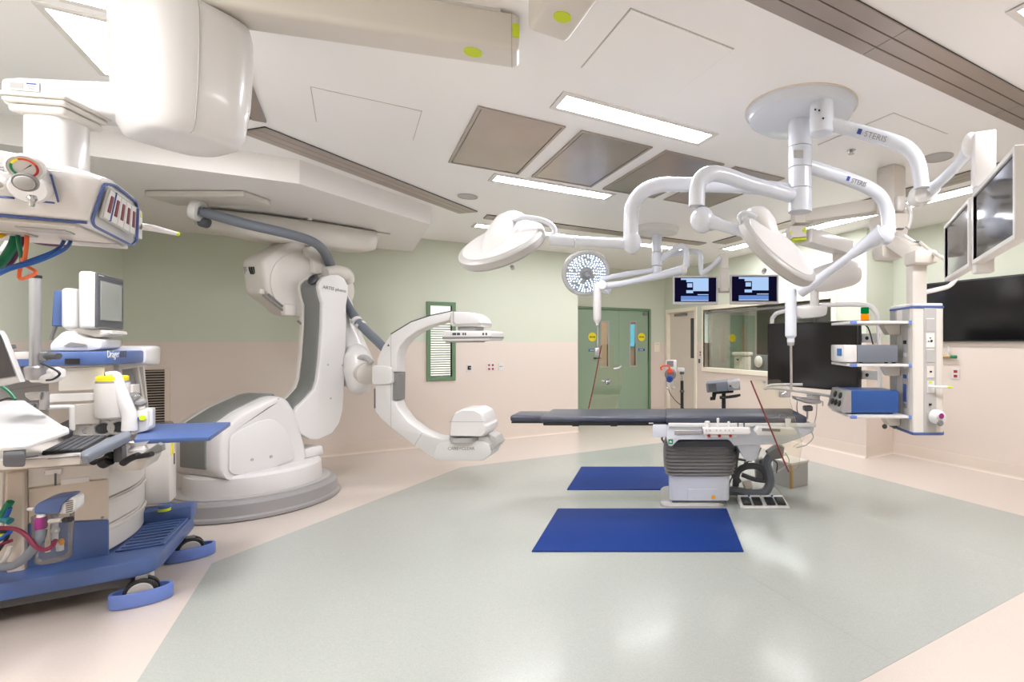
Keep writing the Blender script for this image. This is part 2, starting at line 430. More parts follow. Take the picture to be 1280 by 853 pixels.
# corridor seen through the door glass
bm = bmesh.new(); rbox(bm, A2 + 1.6, A2 + 1.7, BC - 1, B2 + .4, 0, ZC); rbox(bm, A2 + .13, A2 + 1.6, BC - 1.1, BC - 1, 0, ZC); rbox(bm, A2 + T + .01, A2 + 1.6, BC - 1, B2 + .4, 2.5, 2.6); rbox(bm, A2 + .13, A2 + 1.6, BC - 1, B2 + .4, -.05, 0)
struct('wall_corridor', bm, 'corridor_wall')
bm = bmesh.new(); rbox(bm, A2 + 1.55, A2 + 1.59, 5.62, 6.02, 1.42, 1.95); corridor_window = obj('corridor_window', bm, 'sky_view', kind='structure')
# ---------------------------------------------------------------- door_2: tan door by the control window
bm = bmesh.new(); t = .055
rbox(bm, d2a - t, d2a + .02, B2 - .02, B2 + T, 0, d2z + t, .004, 1); rbox(bm, d2b - .02, d2b + t, B2 - .02, B2 + T, 0, d2z + t, .004, 1); rbox(bm, d2a, d2b, B2 - .02, B2 + T, d2z - .02, d2z + t, .004, 1)
door_2 = struct('door_2', bm, 'frame_cream')
bm = bmesh.new(); rbox(bm, d2a + .02, d2b - .02, B2 + .055, B2 + .1, .01, d2z - .02); leaf = obj('door_leaf', bm, 'door_tan', door_2)
l0, l1 = onb(866, V0, B2).dot(ea), onb(861.5, V0, B2).dot(ea)
part('vision_pane', 'grey_dark', leaf, rbox, l0 + .02, l1 + .02, B2 + .048, B2 + .06, 1.2, 2.0)
bm = bmesh.new(); rbox(bm, d2a + .35, d2a + .8, B2 + .02, B2 + .05, d2z - .1, d2z - .05, .006); obj('door_closer', bm, 'grey', leaf)
# ---------------------------------------------------------------- window_2: control room window
bm = bmesh.new(); t = .075
for (a0, a1, z0, z1) in ((g0 - t, g0, gz0 - t, gz1 + t), (g1, g1 + t * .7, gz0 - t, gz1 + t), (g0, g1, gz0 - t, gz0), (g0, g1, gz1, gz1 + t)): rbox(bm, a0, a1, B2 - .035, B2 + T, z0, z1, .005, 1)
window_2 = struct('window_2', bm, 'frame_cream')
part('pane', 'pane_dark', window_2, rbox, g0, g1, B2 + .075, B2 + .083, gz0, gz1)
part('blind_head_rail', 'grey', window_2, rbox, g0 + .02, g1 - .03, B2 + .015, B2 + .055, gz1 - .075, gz1 - .04)
# seen in the control room: green door with yellow sign, white machine, grey chair
ce = A2 + .4
P, Q = ona(912.5, 394, ce), ona(942, 470, ce)
bm = bmesh.new(); rbox(bm, ce - .05, ce, P.dot(eb), Q.dot(eb), 0, P.z); door_3 = struct('door_3', bm, 'door_green')
P, Q = ona(926.5, 406, ce - .05), ona(932, 444, ce - .05); part('vision_pane', 'corridor_wall', door_3, rbox, ce - .06, ce - .05, P.dot(eb), Q.dot(eb), Q.z, P.z)
p = ona(916, 423, ce - .05); bm = bmesh.new(); cyl(bm, p, p - ea * .006, .10, 20); obj('warning_sign', bm, 'yellow', door_3)

# ---------------------------------------------------------------- ceiling fittings
def lamp(name, a0, a1, b0, b1, label, m='lamp_panel', fr=.035):
    t = thing(name, label, 'ceiling light', R((a0 + a1) / 2, (b0 + b1) / 2, ZC))
    bm = bmesh.new()
    for s in ((a0 - fr, a0, b0 - fr, b1 + fr), (a1, a1 + fr, b0 - fr, b1 + fr), (a0, a1, b0 - fr, b0), (a0, a1, b1, b1 + fr)): rbox(bm, *s, ZC - .008, ZC)
    obj('frame', bm, 'panel_white', t)
    part('diffuser', m, t, rbox, a0, a1, b0, b1, ZC - .005, ZC - .001)
    return t
lamp('ceiling_light', 2.89, 3.07, 1.11, 2.21, 'recessed strip light in front of the metal ceiling panels, nearest the camera')
lamp('ceiling_light', 4.60, 4.77, 1.11, 2.24, 'recessed strip light behind the metal ceiling panels')
lamp('ceiling_light', 3.35, 4.0, -1.17, -.74, 'bright square light panel behind the big white boom housing', fr=.03)
lamp('ceiling_light', 3.0, 3.22, -1.06, -.74, 'square light panel at the very top left of the ceiling', 'lamp_strip', fr=.03)
lamp('ceiling_light', 1.0, 1.9, -1.75, -1.35, 'unseen light panel added left of the camera to brighten the left side')  # added out of view, lifts the left wall and the anaesthesia machine
lamp('ceiling_light', .72, 1.09, 2.56, 3.6, 'light panel at the top right beyond the dark ceiling slot')
lamp('ceiling_light', 6.62, 6.80, 1.35, 4.6, 'long strip light along the back wall ceiling', 'lamp_strip')
lamp('ceiling_light', 2.35, 6.35, 5.06, 5.27, 'long strip light along the control window wall ceiling', 'lamp_strip')
lamp('ceiling_light', 6.4, 8.6, 6.6, 7.2, 'unseen light panel added to brighten the control room', 'lamp_strip')  # added fill, keeps the room behind the glass from going dark
lamp('ceiling_light', A2 + .6, A2 + 1.1, 3.4, 5.6, 'unseen light panel added to brighten the corridor behind the green door', 'corridor_fill')  # added fill so the corridor wall shows through the door panes
for o in list(WL):
    if o.get('label') == 'unseen light panel added to brighten the control room': o.location.z -= .42
    if o.get('label') == 'unseen light panel added to brighten the corridor behind the green door': o.location.z -= .52
# metal air diffuser panels
LB = ['first', 'second', 'third', 'fourth']
for k in range(4):
    b0 = .68 + .70 * k; a0, a1, b1 = 3.31, 4.47, b0 + .585
    t = thing('air_diffuser', LB[k] + ' brushed metal ceiling panel counted from the left', 'air diffuser', R((a0 + a1) / 2, (b0 + b1) / 2, ZC), 'metal air diffusers in the ceiling')
    bm = bmesh.new(); fr = .022
    for s in ((a0, a0 + fr, b0, b1), (a1 - fr, a1, b0, b1), (a0 + fr, a1 - fr, b0, b0 + fr), (a0 + fr, a1 - fr, b1 - fr, b1)): rbox(bm, *s, ZC - .012, ZC, .002, 1)
    obj('frame', bm, 'slot_metal', t)
    part('face_plate', 'steel', t, rbox, a0 + fr + .006, a1 - fr - .006, b0 + fr + .006, b1 - fr - .006, ZC - .009, ZC - .002)
# slot diffusers round the clean zone
def slotrun(pts, name, label):
    t = thing(name, label, 'slot diffuser', pts[0] + (pts[1] - pts[0]) / 2, 'slot diffusers round the ceiling')
    P, Q, n = pts; L = (Q - P); d = L.normalized(); c = (P + Q) / 2; nn = n.normalized(); ax = (d, nn, ez); W = n.length; Ln = L.length
    bm = bmesh.new(); box(bm, c + ez * -.004, (Ln, W, .008), ax); obj('backing', bm, 'black', t)
    xs = [(-.5, -.34), (-.315, -.02), (.02, .315), (.34, .5)] if W > .2 else [(-.5, -.1), (.1, .5)]
    xs = [(-.5, -.19), (-.165, .165), (.19, .5)] if W > .2 else xs
    k = max(1, round(Ln / 1.25))
    for (x0, x1) in xs:
        for i in range(k):
            cc = c + d * (-Ln / 2 + Ln * (i + .5) / k) + nn * (W * (x0 + x1) / 2)
            part('blade', 'slot_metal', t, box, cc - ez * .009, (Ln / k - .004, W * (x1 - x0), .010), ax, .002, 1)
    return t
W = .25
slotrun((R(1.545, -.4, ZC), R(1.545, 4.9, ZC), ea * W), 'slot_diffuser', 'wide dark metal slot running across the top right ceiling')
slotrun((R(1.8, 4.72, ZC), R(6.0, 4.72, ZC), eb * W), 'slot_diffuser', 'metal slot along the control window side of the ceiling')
slotrun((R(6.18, 1.35, ZC), R(6.18, 4.55, ZC), ea * .2), 'slot_diffuser', 'metal slot along the back wall side of the ceiling')
P, Q = R(4.5, -.60, ZC), R(6.08, 1.14, ZC); slotrun((P, Q, (Q - P).normalized().cross(ez) * W), 'slot_diffuser', 'diagonal metal slot beside the soffit above the robot')
slotrun((R(3.0, -.62, ZC), R(4.3, -.62, ZC), eb * W), 'slot_diffuser', 'metal slot behind the big white boom housing')
# flush ceiling hatches: thin seams round a panel
def hatch(pxs, label):
    P = [onz(u, v, ZC) for u, v in pxs]; aa = [p.dot(ea) for p in P]; bb = [p.dot(eb) for p in P]
    a0, a1, b0, b1 = min(aa), max(aa), min(bb), max(bb)
    t = thing('ceiling_hatch', label, 'access panel', R((a0 + a1) / 2, (b0 + b1) / 2, ZC), 'flush access panels in the ceiling')
    part('seam', 'seam', t, rbox, a0, a1, b0, b1, ZC - .002, ZC); part('panel', 'ceiling', t, rbox, a0 + .005, a1 - .005, b0 + .005, b1 - .005, ZC - .006, ZC - .0005)
hatch([(388, 108), (527, 141), (395, 152)], 'flush access panel left of the metal ceiling panels')
hatch([(790, 10), (916, 62), (726, 84)], 'flush access panel above the nearest strip light')
hatch([(1118, 141), (1183, 168), (1022, 181)], 'flush access panel right of the surgical light mount')
def spk(u, v, r, label):
    p = onz(u, v, ZC); bm = bmesh.new(); lathe(bm, p, -ez, [(r, 0), (r, .006), (r * .93, .01), (r * .9, .004), (.001, .006)], 32)
    obj('ceiling_speaker', bm, 'grey_light', label=label, cat='speaker', group='round ceiling speakers')
spk(584.5, 245.5, .10, 'round grey speaker in the ceiling beside the diagonal slot')
spk(1172, 196.5, .115, 'round grey speaker in the ceiling above the right monitors')
spk(885, 286, .10, 'round grey speaker in the ceiling behind the far lamp mount')
p = onz(1064, 187, ZC); bm = bmesh.new(); lathe(bm, p, -ez, [(.035, 0), (.035, .006), (.012, .008), (.012, .03), (.022, .032), (.022, .036)], 16)
obj('sprinkler', bm, 'alu', label='small metal sprinkler head in the ceiling behind the surgical arm', cat='sprinkler')
# ================================================================ robotic C-arm imaging system
O = V((-3.87, 4.82, 0)); rd = V((.295, .955, 0)).normalized(); rr = V((rd.y, -rd.x, 0)); BAX = (rr, rd, ez)
c6 = lambda x, y: (190 + x / 4.488, 480 + y / 4.488)
c7 = lambda x, y: (190 + x / 4.267, 220 + y / 4.267)
c8 = lambda x, y: (290 + x / 3.28, 330 + y / 3.28)
k1 = lambda x, y: (330 + x / 7.106, 320 + y / 7.106)
k2 = lambda x, y: (330 + x / 6.5625, 430 + y / 6.5625)
k3 = lambda x, y: (430 + x / 3.71, 370 + y / 3.71)
k4 = lambda x, y: (290 + x / 6.317, 285 + y / 6.317)
def side(uv, r): return onp(uv[0], uv[1], O + rr * r, rr)          # pixel onto the arm's swing plane
def front(uv, Y): return px(uv[0], uv[1], Y)
rob = thing('imaging_robot', 'white floor-mounted robotic C-arm imaging machine with grey hose, beside the back wall', 'medical robot', O)
# base
bm = bmesh.new(); lathe(bm, O, ez, [(.66, 0), (.675, .012), (.672, .035), (.658, .05), (.648, .14), (.625, .165), (.60, .17), (.40, .17)], 72); base_o = obj('base_ring', bm, 'bumper_grey', rob)
bm = bmesh.new(); lathe(bm, O, ez, [(.592, .168), (.592, .182), (.50, .186), (.40, .186)], 72); obj('step_tread', bm, 'grey_light', base_o)
bm = bmesh.new(); lathe(bm, O, ez, [(.52, .17), (.525, .19), (.515, .335), (.49, .36), (.1, .36)], 72); obj('plinth', bm, 'white', rob)
bm = bmesh.new(); box(bm, O - rr * .62 - rd * .05 + ez * .165, (.75, .62, .33), BAX, .03, 3); obj('cable_trunk', bm, 'white', rob)
# turntable body: wedge with grey top stripe and vent
prof = [(-.46, .34), (-.50, .42), (-.50, .66), (-.47, .79), (-.30, .90), (-.05, 1.0), (.02, 1.005), (.08, .96), (.16, .82), (.24, .52), (.27, .36)]
def bodypts(r, ins=0.0): return [O + rr * r + rd * (d_ - ins * (1 if d_ > 0 else -1)) + ez * (z_ - ins * .6) for d_, z_ in prof]
bm = bmesh.new(); loft(bm, [fillet(bodypts(r, i), .05, 3) for r, i in ((.30, .06), (.305, .02), (.29, .0), (.20, -.012), (.0, -.015), (-.2, -.012), (-.29, 0), (-.305, .02), (-.30, .06))]); obj('body_cover', bm, 'white', rob, ang=50)
bm = bmesh.new()
pr2 = [(.23, -.10), (.42, .26), (.62, .50)]
prism(bm, fillet([O + rd * d_ + ez * z_ + rr * -.16 for d_, z_ in ((-.525, .42), (-.525, .68), (-.488, .815), (-.30, .925), (-.05, 1.022), (.06, 1.03), (.06, .9), (-.4, .5))], .03, 3), rr * .32, .012, 2); obj('grey_stripe', bm, 'robot_grey', rob)
# raised cheek on the visible flank, and small caps
bm = bmesh.new(); prism(bm, fillet([side(c6(*p), .30) for p in ((425, 500), (430, 300), (480, 262), (600, 205), (680, 195), (750, 260), (790, 370), (800, 420), (620, 490), (480, 515))], .06, 4), rr * .016, .008, 2); obj('flank_panel', bm, 'white', rob)
for p in ((562, 425), (668, 408)):
    q = side(c6(*p), .318); part('screw_cap', 'grey_light', rob, lathe, q, rr, [(.013, 0), (.013, .004), (.008, .006)], 12)
bm = bmesh.new(); prism(bm, [O + rd * d_ + ez * z_ + rr * .27 for d_, z_ in ((.10, .36), (.48, .36), (.46, .46), (.12, .46))], -rr * .5, .02, 2); obj('plinth_step', bm, 'white', rob)
# lower arm: grey slab with a white side cover
arm = [side(k2(*p), .30) for p in ((478, 0), (462, 120), (440, 300), (418, 372), (345, 455), (280, 515), (250, 575), (262, 640), (300, 735), (380, 786), (450, 785), (560, 735), (620, 650), (648, 545), (658, 400), (668, 0))]
top = [side(k1(*p), .30) for p in ((732, 650), (733, 440), (750, 330), (748, 265), (715, 200), (660, 168), (590, 168), (530, 190), (495, 230), (488, 275), (500, 345), (522, 420), (520, 620))]
outl = arm[1:-1] + top
bm = bmesh.new(); prism(bm, outl, -rr * .05, .012, 3); obj('lower_arm_cover', bm, 'white', rob)
gs = [p - rr * .05 for p in outl]; cen = sum(gs, V()) / len(gs)
shift = -rr * .05
bm = bmesh.new(); prism(bm, [p + (cen - p) * .03 for p in gs], -rr * .22, .025, 3); la = obj('lower_arm_core', bm, 'robot_grey', rob)
bm = bmesh.new(); prism(bm, [p + (cen - p) * .0 - rr * .22 for p in gs], -rr * .05, .012, 3); obj('lower_arm_back_cover', bm, 'white_warm', rob)
for p in ((525, 172), (642, 176), (548, 448)):
    q = side(k2(*p), .302); part('screw_cap', 'grey_light', la, lathe, q, rr, [(.010, 0), (.010, .003), (.006, .005)], 10)
text('lettering', 'ARTIS pheno', side(k1(628, 296), .3035), (rd * .97 + ez * -.06), ez, .050, 'grey', rob)
bm = bmesh.new(); q = side(k1(490, 205), .30) - rr * .09; lathe(bm, q, (-rd + ez * .5), [(.02, -.03), (.055, -.02), (.06, .0), (.045, .012), (.04, -.01), (.001, -.012)], 20); obj('cable_port', bm, 'grey_dark', rob)
# elbow: drum behind the arm head and a rounded white cap to the right
e0 = side(k1(620, 300), .0)
bm = bmesh.new(); cyl(bm, e0 + rr * .06, e0 - rr * .20, .235, 48, .03); elbow = obj('elbow_drum', bm, 'white_warm', rob)
bm = bmesh.new(); cyl(bm, e0 + rr * .07 - rd * .10, e0 + rr * .045 - rd * .10, .16, 40); obj('drum_ring', bm, 'grey_light', elbow)
bm = bmesh.new(); tube(bm, [side(k1(*p), .10) for p in ((540, 150), (640, 150), (720, 175), (760, 240))], [.06, .085, .09, .05], 16, 5); obj('elbow_cap', bm, 'white_warm', rob)
# motor housing to the upper left
hs = [side(k4(*p), -.02) for p in ((235, 250), (500, 95), (560, 115), (595, 165), (590, 230), (640, 260), (640, 420), (600, 640), (560, 700), (480, 690), (415, 625), (270, 515))]
bm = bmesh.new(); n_ = len(hs); hc = sum(hs, V()) / n_
hf = fillet(hs, .05, 3)
loft(bm, [[p + (hc - p) * s - rr * t for p in hf] for t, s in ((-.01, .06), (.0, .02), (.03, 0), (.24, .0), (.28, .02), (.30, .07))]); mh = obj('motor_housing', bm, 'white_warm', rob, ang=45)
bm = bmesh.new(); q = side(k4(560, 450), -.01); lathe(bm, q, rr, [(.34, -.05), (.335, .012), (.31, .02), (.2, .02)], 48); obj('housing_boss', bm, 'white_warm', mh)
for k, (x, r_) in enumerate(((115, -.27), (130, -.25), (155, -.17), (172, -.155), (189, -.14))):
    P = side(k4(x, 310), r_); Q = side(k4(x + 16, 368), r_); part('vent_slot', 'black' if k > 1 else 'grey', mh, tube, [P - rd * .022, (P + Q) / 2 - rd * .026, Q - rd * .022], .007, 8)
for (x0, y0, x1, y1) in ((285, 525, 410, 628), (245, 530, 405, 655), (520, 735, 560, 772)):
    part('cable_rod', 'grey', mh, tube, [side(k4(x0, y0), .0), side(k4(x1, y1), .0)], .011, 8)
part('rod_clamp', 'white_warm', mh, box, side(k4(445, 650), .0), (.07, .12, .12), BAX, .02)
part('rod_clamp', 'white_warm', mh, box, side(k4(228, 505), -.04), (.05, .05, .05), BAX, .012)
# hose bracket on the elbow
bm = bmesh.new(); prism(bm, fillet([side(k4(*p), .06) for p in ((590, 160), (690, 120), (790, 330), (760, 360), (650, 365), (635, 245), (600, 235))], .02, 3), -rr * .12, .012, 2); obj('hose_bracket', bm, 'white_warm', rob)
bm = bmesh.new(); q = side(k4(722, 148), .06); cyl(bm, q + rr * .02, q - rr * .16, .055, 20, .01); obj('hose_clamp', bm, 'white', rob)
# forearm and wrist
f0 = side(k1(560, 360), -.16); f1 = front(k2(735, 200), 5.62)
bm = bmesh.new(); tube(bm, [f0, f0 * .5 + f1 * .5, f1, f1 + (f1 - f0).normalized() * .17], [.23, .19, .215, .14], 28, 6); obj('forearm', bm, 'white', rob)
wc = front(k2(760, 215), 5.5); wn = (front(k2(885, 255), 5.35) - wc).normalized()
bm = bmesh.new(); tube(bm, [wc + V((-.02, 0, .26)), wc + V((.02, -.02, .16)), wc + V((.05, -.03, 0)), wc + V((.06, -.02, -.16)), wc + V((.09, 0, -.25))], [.06, .13, .155, .13, .05], 24, 6); obj('wrist_fork', bm, 'white', rob)
bm = bmesh.new(); lathe(bm, wc, wn, [(.10, 0), (.115, .02), (.115, .10), (.10, .11), (.10, .115), (.118, .125), (.118, .22), (.1, .23)], 32); obj('wrist_joint', bm, 'offwhite', rob)
bm = bmesh.new(); tube(bm, [front(k2(*p), 5.38) for p in ((765, 135), (800, 110), (840, 115), (885, 160))], .028, 10, 4); obj('wrist_cuff', bm, 'grey_light', rob)
CY = 5.2
bm = bmesh.new(); prism(bm, fillet([front(k2(*p), CY - .03) for p in ((885, 185), (900, 178), (1010, 185), (1045, 200), (1045, 325), (1010, 335), (900, 335), (885, 325))], .03, 4), ey * .28, .02, 3); obj('c_arm_carrier', bm, 'white', rob)
# C-arm
cpts = ((497, 72), (400, 92), (310, 122), (218, 178), (180, 232), (154, 295), (144, 400), (144, 535), (170, 570), (218, 612), (325, 695), (428, 765), (640, 766), (690, 735), (712, 690), (700, 655), (640, 655), (480, 664), (420, 655), (362, 630), (295, 583), (250, 525), (236, 490), (222, 488), (222, 353), (242, 352), (244, 275), (258, 235), (290, 198), (340, 163), (400, 138), (490, 112))
bm = bmesh.new(); prism(bm, [front(k3(*p), CY) for p in cpts], ey * .19, .012, 2); carm = obj('c_arm', bm, 'white', rob)
bm = bmesh.new(); prism(bm, [front(k3(*p), CY + .02) for p in ((216, 356), (252, 356), (250, 486), (216, 486))], ey * .15, .006, 1); obj('slide_insert', bm, 'grey', carm)
bm = bmesh.new()
prism(bm, [front(k3(*p), CY + .008) for p in ((497, 68), (400, 88), (310, 118), (216, 175), (218, 181), (310, 126), (400, 96), (497, 76))], ey * .17); obj('outer_rail', bm, 'grey_dark', carm)
bm = bmesh.new(); prism(bm, [front(k3(*p), CY - .001) for p in ((217, 180), (219, 180), (219, 612), (217, 612))], -ey * .001); obj('cover_seam', bm, 'grey_light', carm)
bm = bmesh.new(); prism(bm, [front(k3(*p), CY - .001) for p in ((361, 636), (363.5, 637), (327, 697), (324, 696))], -ey * .001); obj('cover_seam', bm, 'grey_light', carm)
bm = bmesh.new(); prism(bm, [front(k3(*p), CY + .02) for p in ((138, 430), (144, 430), (144, 522), (138, 522))], ey * .12, .004, 1); obj('side_bumper', bm, 'grey', carm)
bm = bmesh.new(); prism(bm, fillet([front(k3(*p), CY - .02) for p in ((668, 640), (700, 655), (716, 690), (690, 715), (655, 700), (690, 685))], .01, 3), ey * .22, .01, 2); obj('end_bumper', bm, 'grey_light', carm)
bm = bmesh.new(); prism(bm, fillet([front(k3(*p), CY - .03) for p in ((430, 766), (410, 745), (430, 690), (470, 672), (640, 672), (675, 690), (685, 735), (640, 766))], .03, 3), ey * .27, .015, 2); obj('tube_cradle', bm, 'white', carm)
text('lettering', 'CARE+CLEAR', front(k3(543, 709), CY - .0315), ex, ez, .046, 'grey', carm)
part('warning_mark', 'grey_dark', carm, prism, [front(k3(*p), CY - .001) for p in ((200, 234), (212, 234), (206, 222))], -ey * .001)
# X-ray tube housing
sec = []
tb = [(482, 655), (488, 580), (505, 545), (540, 527), (600, 526), (640, 545), (650, 580), (652, 598), (661, 605), (661, 635), (650, 648), (640, 657)]
tf = fillet([front(k3(*p), CY - .10) for p in tb], .02, 3); tc_ = sum(tf, V()) / len(tf)
bm = bmesh.new(); loft(bm, [[p + (tc_ - p) * s + ey * t for p in tf] for t, s in ((0, .10), (.02, .03), (.06, .0), (.32, .0), (.37, .04), (.39, .12))]); tb_ = obj('xray_tube_housing', bm, 'white', rob, ang=45)
bm = bmesh.new(); q = front(k3(570, 660), CY + .08); cyl(bm, q - ez * .02, q + ez * .03, .17, 32); obj('swivel_ring', bm, 'grey_light', tb_)
bm = bmesh.new(); prism(bm, [front(k3(*p), CY - .098) for p in ((489, 583), (650, 583), (650, 586), (489, 586))], -ey * .003); obj('cover_seam', bm, 'grey_light', tb_)
# flat detector
bm = bmesh.new(); prism(bm, fillet([front(k3(*p), CY - .06) for p in ((492, 142), (492, 76), (510, 72), (590, 76), (628, 98), (640, 125), (640, 143))], .03, 4), ey * .32, .02, 3); dt = obj('detector_mount', bm, 'white', rob)
bm = bmesh.new(); prism(bm, [front(k3(*p), CY - .066) for p in ((503, 72), (510, 72), (512, 118), (522, 128), (640, 124), (640, 134), (515, 138), (503, 125))], ey * .30, .004, 1); obj('trim_band', bm, 'grey_light', dt)
bm = bmesh.new(); prism(bm, [front(k3(*p), CY + .0) for p in ((525, 143), (620, 143), (615, 166), (530, 166))], ey * .2, .01, 1); obj('detector_neck', bm, 'grey_light', dt)
bm = bmesh.new(); prism(bm, fillet([front(k3(*p), CY - .10) for p in ((455, 168), (465, 162), (672, 162), (682, 170), (682, 200), (672, 208), (465, 211), (455, 203))], .012, 3), ey * .42, .012, 2); ds = obj('flat_detector', bm, 'white', rob)
bm = bmesh.new(); prism(bm, [front(k3(*p), CY - .104) for p in ((456, 190), (682, 188), (682, 197), (456, 200))], ey * .42, .003, 1); obj('trim_band', bm, 'grey', ds)
bm = bmesh.new(); prism(bm, [front(k3(*p), CY - .06) for p in ((470, 210), (600, 209), (600, 216), (470, 217))], ey * .34, .003, 1); obj('detector_face', bm, 'grey_light', ds)
for x0, x1 in ((503, 520), (524, 538), (550, 556), (560, 566), (642, 650), (656, 664)):
    part('key', 'ink', ds, box, front(k3((x0 + x1) / 2, 177), CY - .101), ((x1 - x0) / 3.71 / F * CY, .004, .025), WAX)
# overhead hose
hp = [px(254, 265, 4.45), px(307, 280, 4.55), px(358, 292, 4.75), px(392, 303, 5.0), px(407, 318, 5.3), px(418, 345, 5.6), px(432, 378, 5.62), px(450, 405, 5.55), px(470, 425, 5.45), px(482, 437, 5.36)]
bm = bmesh.new(); tube(bm, hp, .046, 14, 8); hose = obj('hose', bm, 'hose_grey', rob)
for q in (.0, .028):
    P = px(446 + q * 200, 401.5 + q * 200, 5.555); D = (hp[8] - hp[7]).normalized(); D.z -= .15; part('hose_collar', 'white', hose, cyl, P - D * .018, P + D * .018, .056, 20)
# suspension under the soffit that carries the hose
sus = thing('hose_suspension', 'long curved white ceiling carrier under the soffit holding the grey robot hose', 'ceiling mount', px(330, 262, 4.95))
ZT = ZS - .012
P0, P1 = onz(252, 262, ZT), onz(468, 292, ZT); dv = (P1 - P0); L_ = dv.length; dv.normalize(); nv = dv.cross(ez)
rings = []
for s, wd, hh in ((-.05, .10, .06), (-.03, .20, .14), (.05, .30, .20), (.3, .38, .26), (.6, .38, .27), (.9, .32, .25), (.98, .26, .21), (1.0, .16, .13)):
    c = P0 + dv * (L_ * s) + nv * (.10 - (2 * s - 1) ** 2 * .05) - ez * (hh / 2 + .012 * (1 - s)); rings.append(square_ring(c, nv, ez, wd, hh, .07, 4))
bm = bmesh.new(); loft(bm, rings); pod = obj('carrier_body', bm, 'white_warm', sus, ang=50)
bm = bmesh.new(); box(bm, onz(262, 244, ZS) - ez * .03, (.85, .30, .05), WAX, .008); obj('ceiling_rail', bm, 'white_warm', sus)
bm = bmesh.new(); q = px(250, 264, 4.42); D = (hp[1] - hp[0]).normalized(); lathe(bm, q - D * .03, D, [(.055, -.03), (.085, -.02), (.095, .01), (.09, .035), (.06, .04), (.05, .0)], 28); obj('hose_socket', bm, 'white', sus)
bm = bmesh.new(); q = px(253, 277, 4.5); cyl(bm, q - D * .02, q + D * .05, .05, 20, .01); obj('swivel_cup', bm, 'grey_dark', sus)
bm = bmesh.new(); q = onz(470, 291, ZT) - ez * .0; box(bm, q + ez * .01, (.3, .03, .012), (dv, nv, ez)); obj('end_bracket', bm, 'grey_light', sus)
bm = bmesh.new(); q = P0 + dv * .9 * L_ * .6; part('cover_cap', 'grey_light', pod, cyl, px(387, 273, 4.98), px(387, 273, 4.98) - ez * .02, .02, 12)
# flat air grille in the wall behind, between machine and robot
c4 = lambda x, y: (x / 4.267, 400 + y / 4.267)
P, Q = ona(*c4(775, 255), A1), ona(*c4(908, 735), A1)
gb0, gb1, gz_1, gz_0 = P.dot(eb) - .25, Q.dot(eb), P.z, Q.z - .02
gr = thing('wall_grille', 'dark louvred return air grille low on the back wall behind the anaesthesia machine', 'air grille', R(A1, (gb0 + gb1) / 2, gz_0))
bm = bmesh.new(); t = .045
for s in ((gb0, gb0 + t, gz_0, gz_1), (gb1 - t, gb1, gz_0, gz_1), (gb0 + t, gb1 - t, gz_0, gz_0 + t * .6), (gb0 + t, gb1 - t, gz_1 - t * .6, gz_1)): rbox(bm, A1 - .02, A1, *s, .003, 1)
obj('frame', bm, 'cove', gr); part('backing', 'black', gr, rbox, A1 - .004, A1, gb0 + t, gb1 - t, gz_0 + .02, gz_1 - .02)
for k in range(34):
    z = gz_0 + .03 + (gz_1 - gz_0 - .06) * (k + .5) / 34
    part('louvre', 'cove', gr, box, R(A1 - .010, (gb0 + gb1) / 2, z), (gb1 - gb0 - 2 * t, .015, .004), (eb, (ea - ez * .7).normalized(), (ez + ea * .7).normalized()))
# ================================================================ anti-fatigue mats
for (x0, x1, y0, y1, lab) in ((-.928, .605, 3.63, 4.56, 'large blue floor mat in front of the operating table'), (-.955, .20, 5.155, 6.09, 'blue floor mat behind the operating table column')):
    bm = bmesh.new(); box(bm, V(((x0 + x1) / 2, (y0 + y1) / 2, .0065)), (x1 - x0, y1 - y0, .012), WAX, .004, 2)
    m_ = obj('floor_mat', bm, 'mat_blue', label=lab, cat='mat', group='blue floor mats')
# ================================================================ operating table
t1 = lambda x, y: (630 + x / 5.333, 490 + y / 5.333)
t2 = lambda x, y: (800 + x / 5.017, 480 + y / 5.017)
tab = thing('operating_table', 'long grey cushioned operating table on a pleated column, seen side on', 'operating table', V((.35, 4.85, 0)))
# base plate and column box
bm = bmesh.new(); rings = []
for z, i in ((0, .0), (.02, .0), (.035, .012), (.045, .035), (.05, .06)): rings.append(square_ring(V((.305, 4.90, z)), ex, ey, .60 - 2 * i, .60 - 2 * i, .10, 5))
loft(bm, rings); obj('base_plate', bm, 'grey_light', tab)
bm = bmesh.new(); rings = []
for z, i in ((.05, .0), (.06, -.01), (.30, -.015)): rings.append(square_ring(V((.365, 4.89, z)), ex, ey, .535 - 2 * i, .50 - 2 * i, .05, 5))
loft(bm, rings); colb = obj('column_box', bm, 'white_cool', tab)
bm = bmesh.new(); prism(bm, [px(*t2(*p), 4.625) for p in ((300, 660), (492, 660), (492, 738), (295, 738))], ey * .02, .004, 1); obj('service_cover', bm, 'white_cool', colb)
bm = bmesh.new(); q = px(*t2(460, 711), 4.622); cyl(bm, q, q - ey * .004, .018, 20); obj('warning_dot', bm, 'orange_dot', colb)
bm = bmesh.new(); box(bm, V((.36, 4.627, .055)), (.50, .012, .012), WAX); obj('shadow_gap', bm, 'grey_dark', colb)
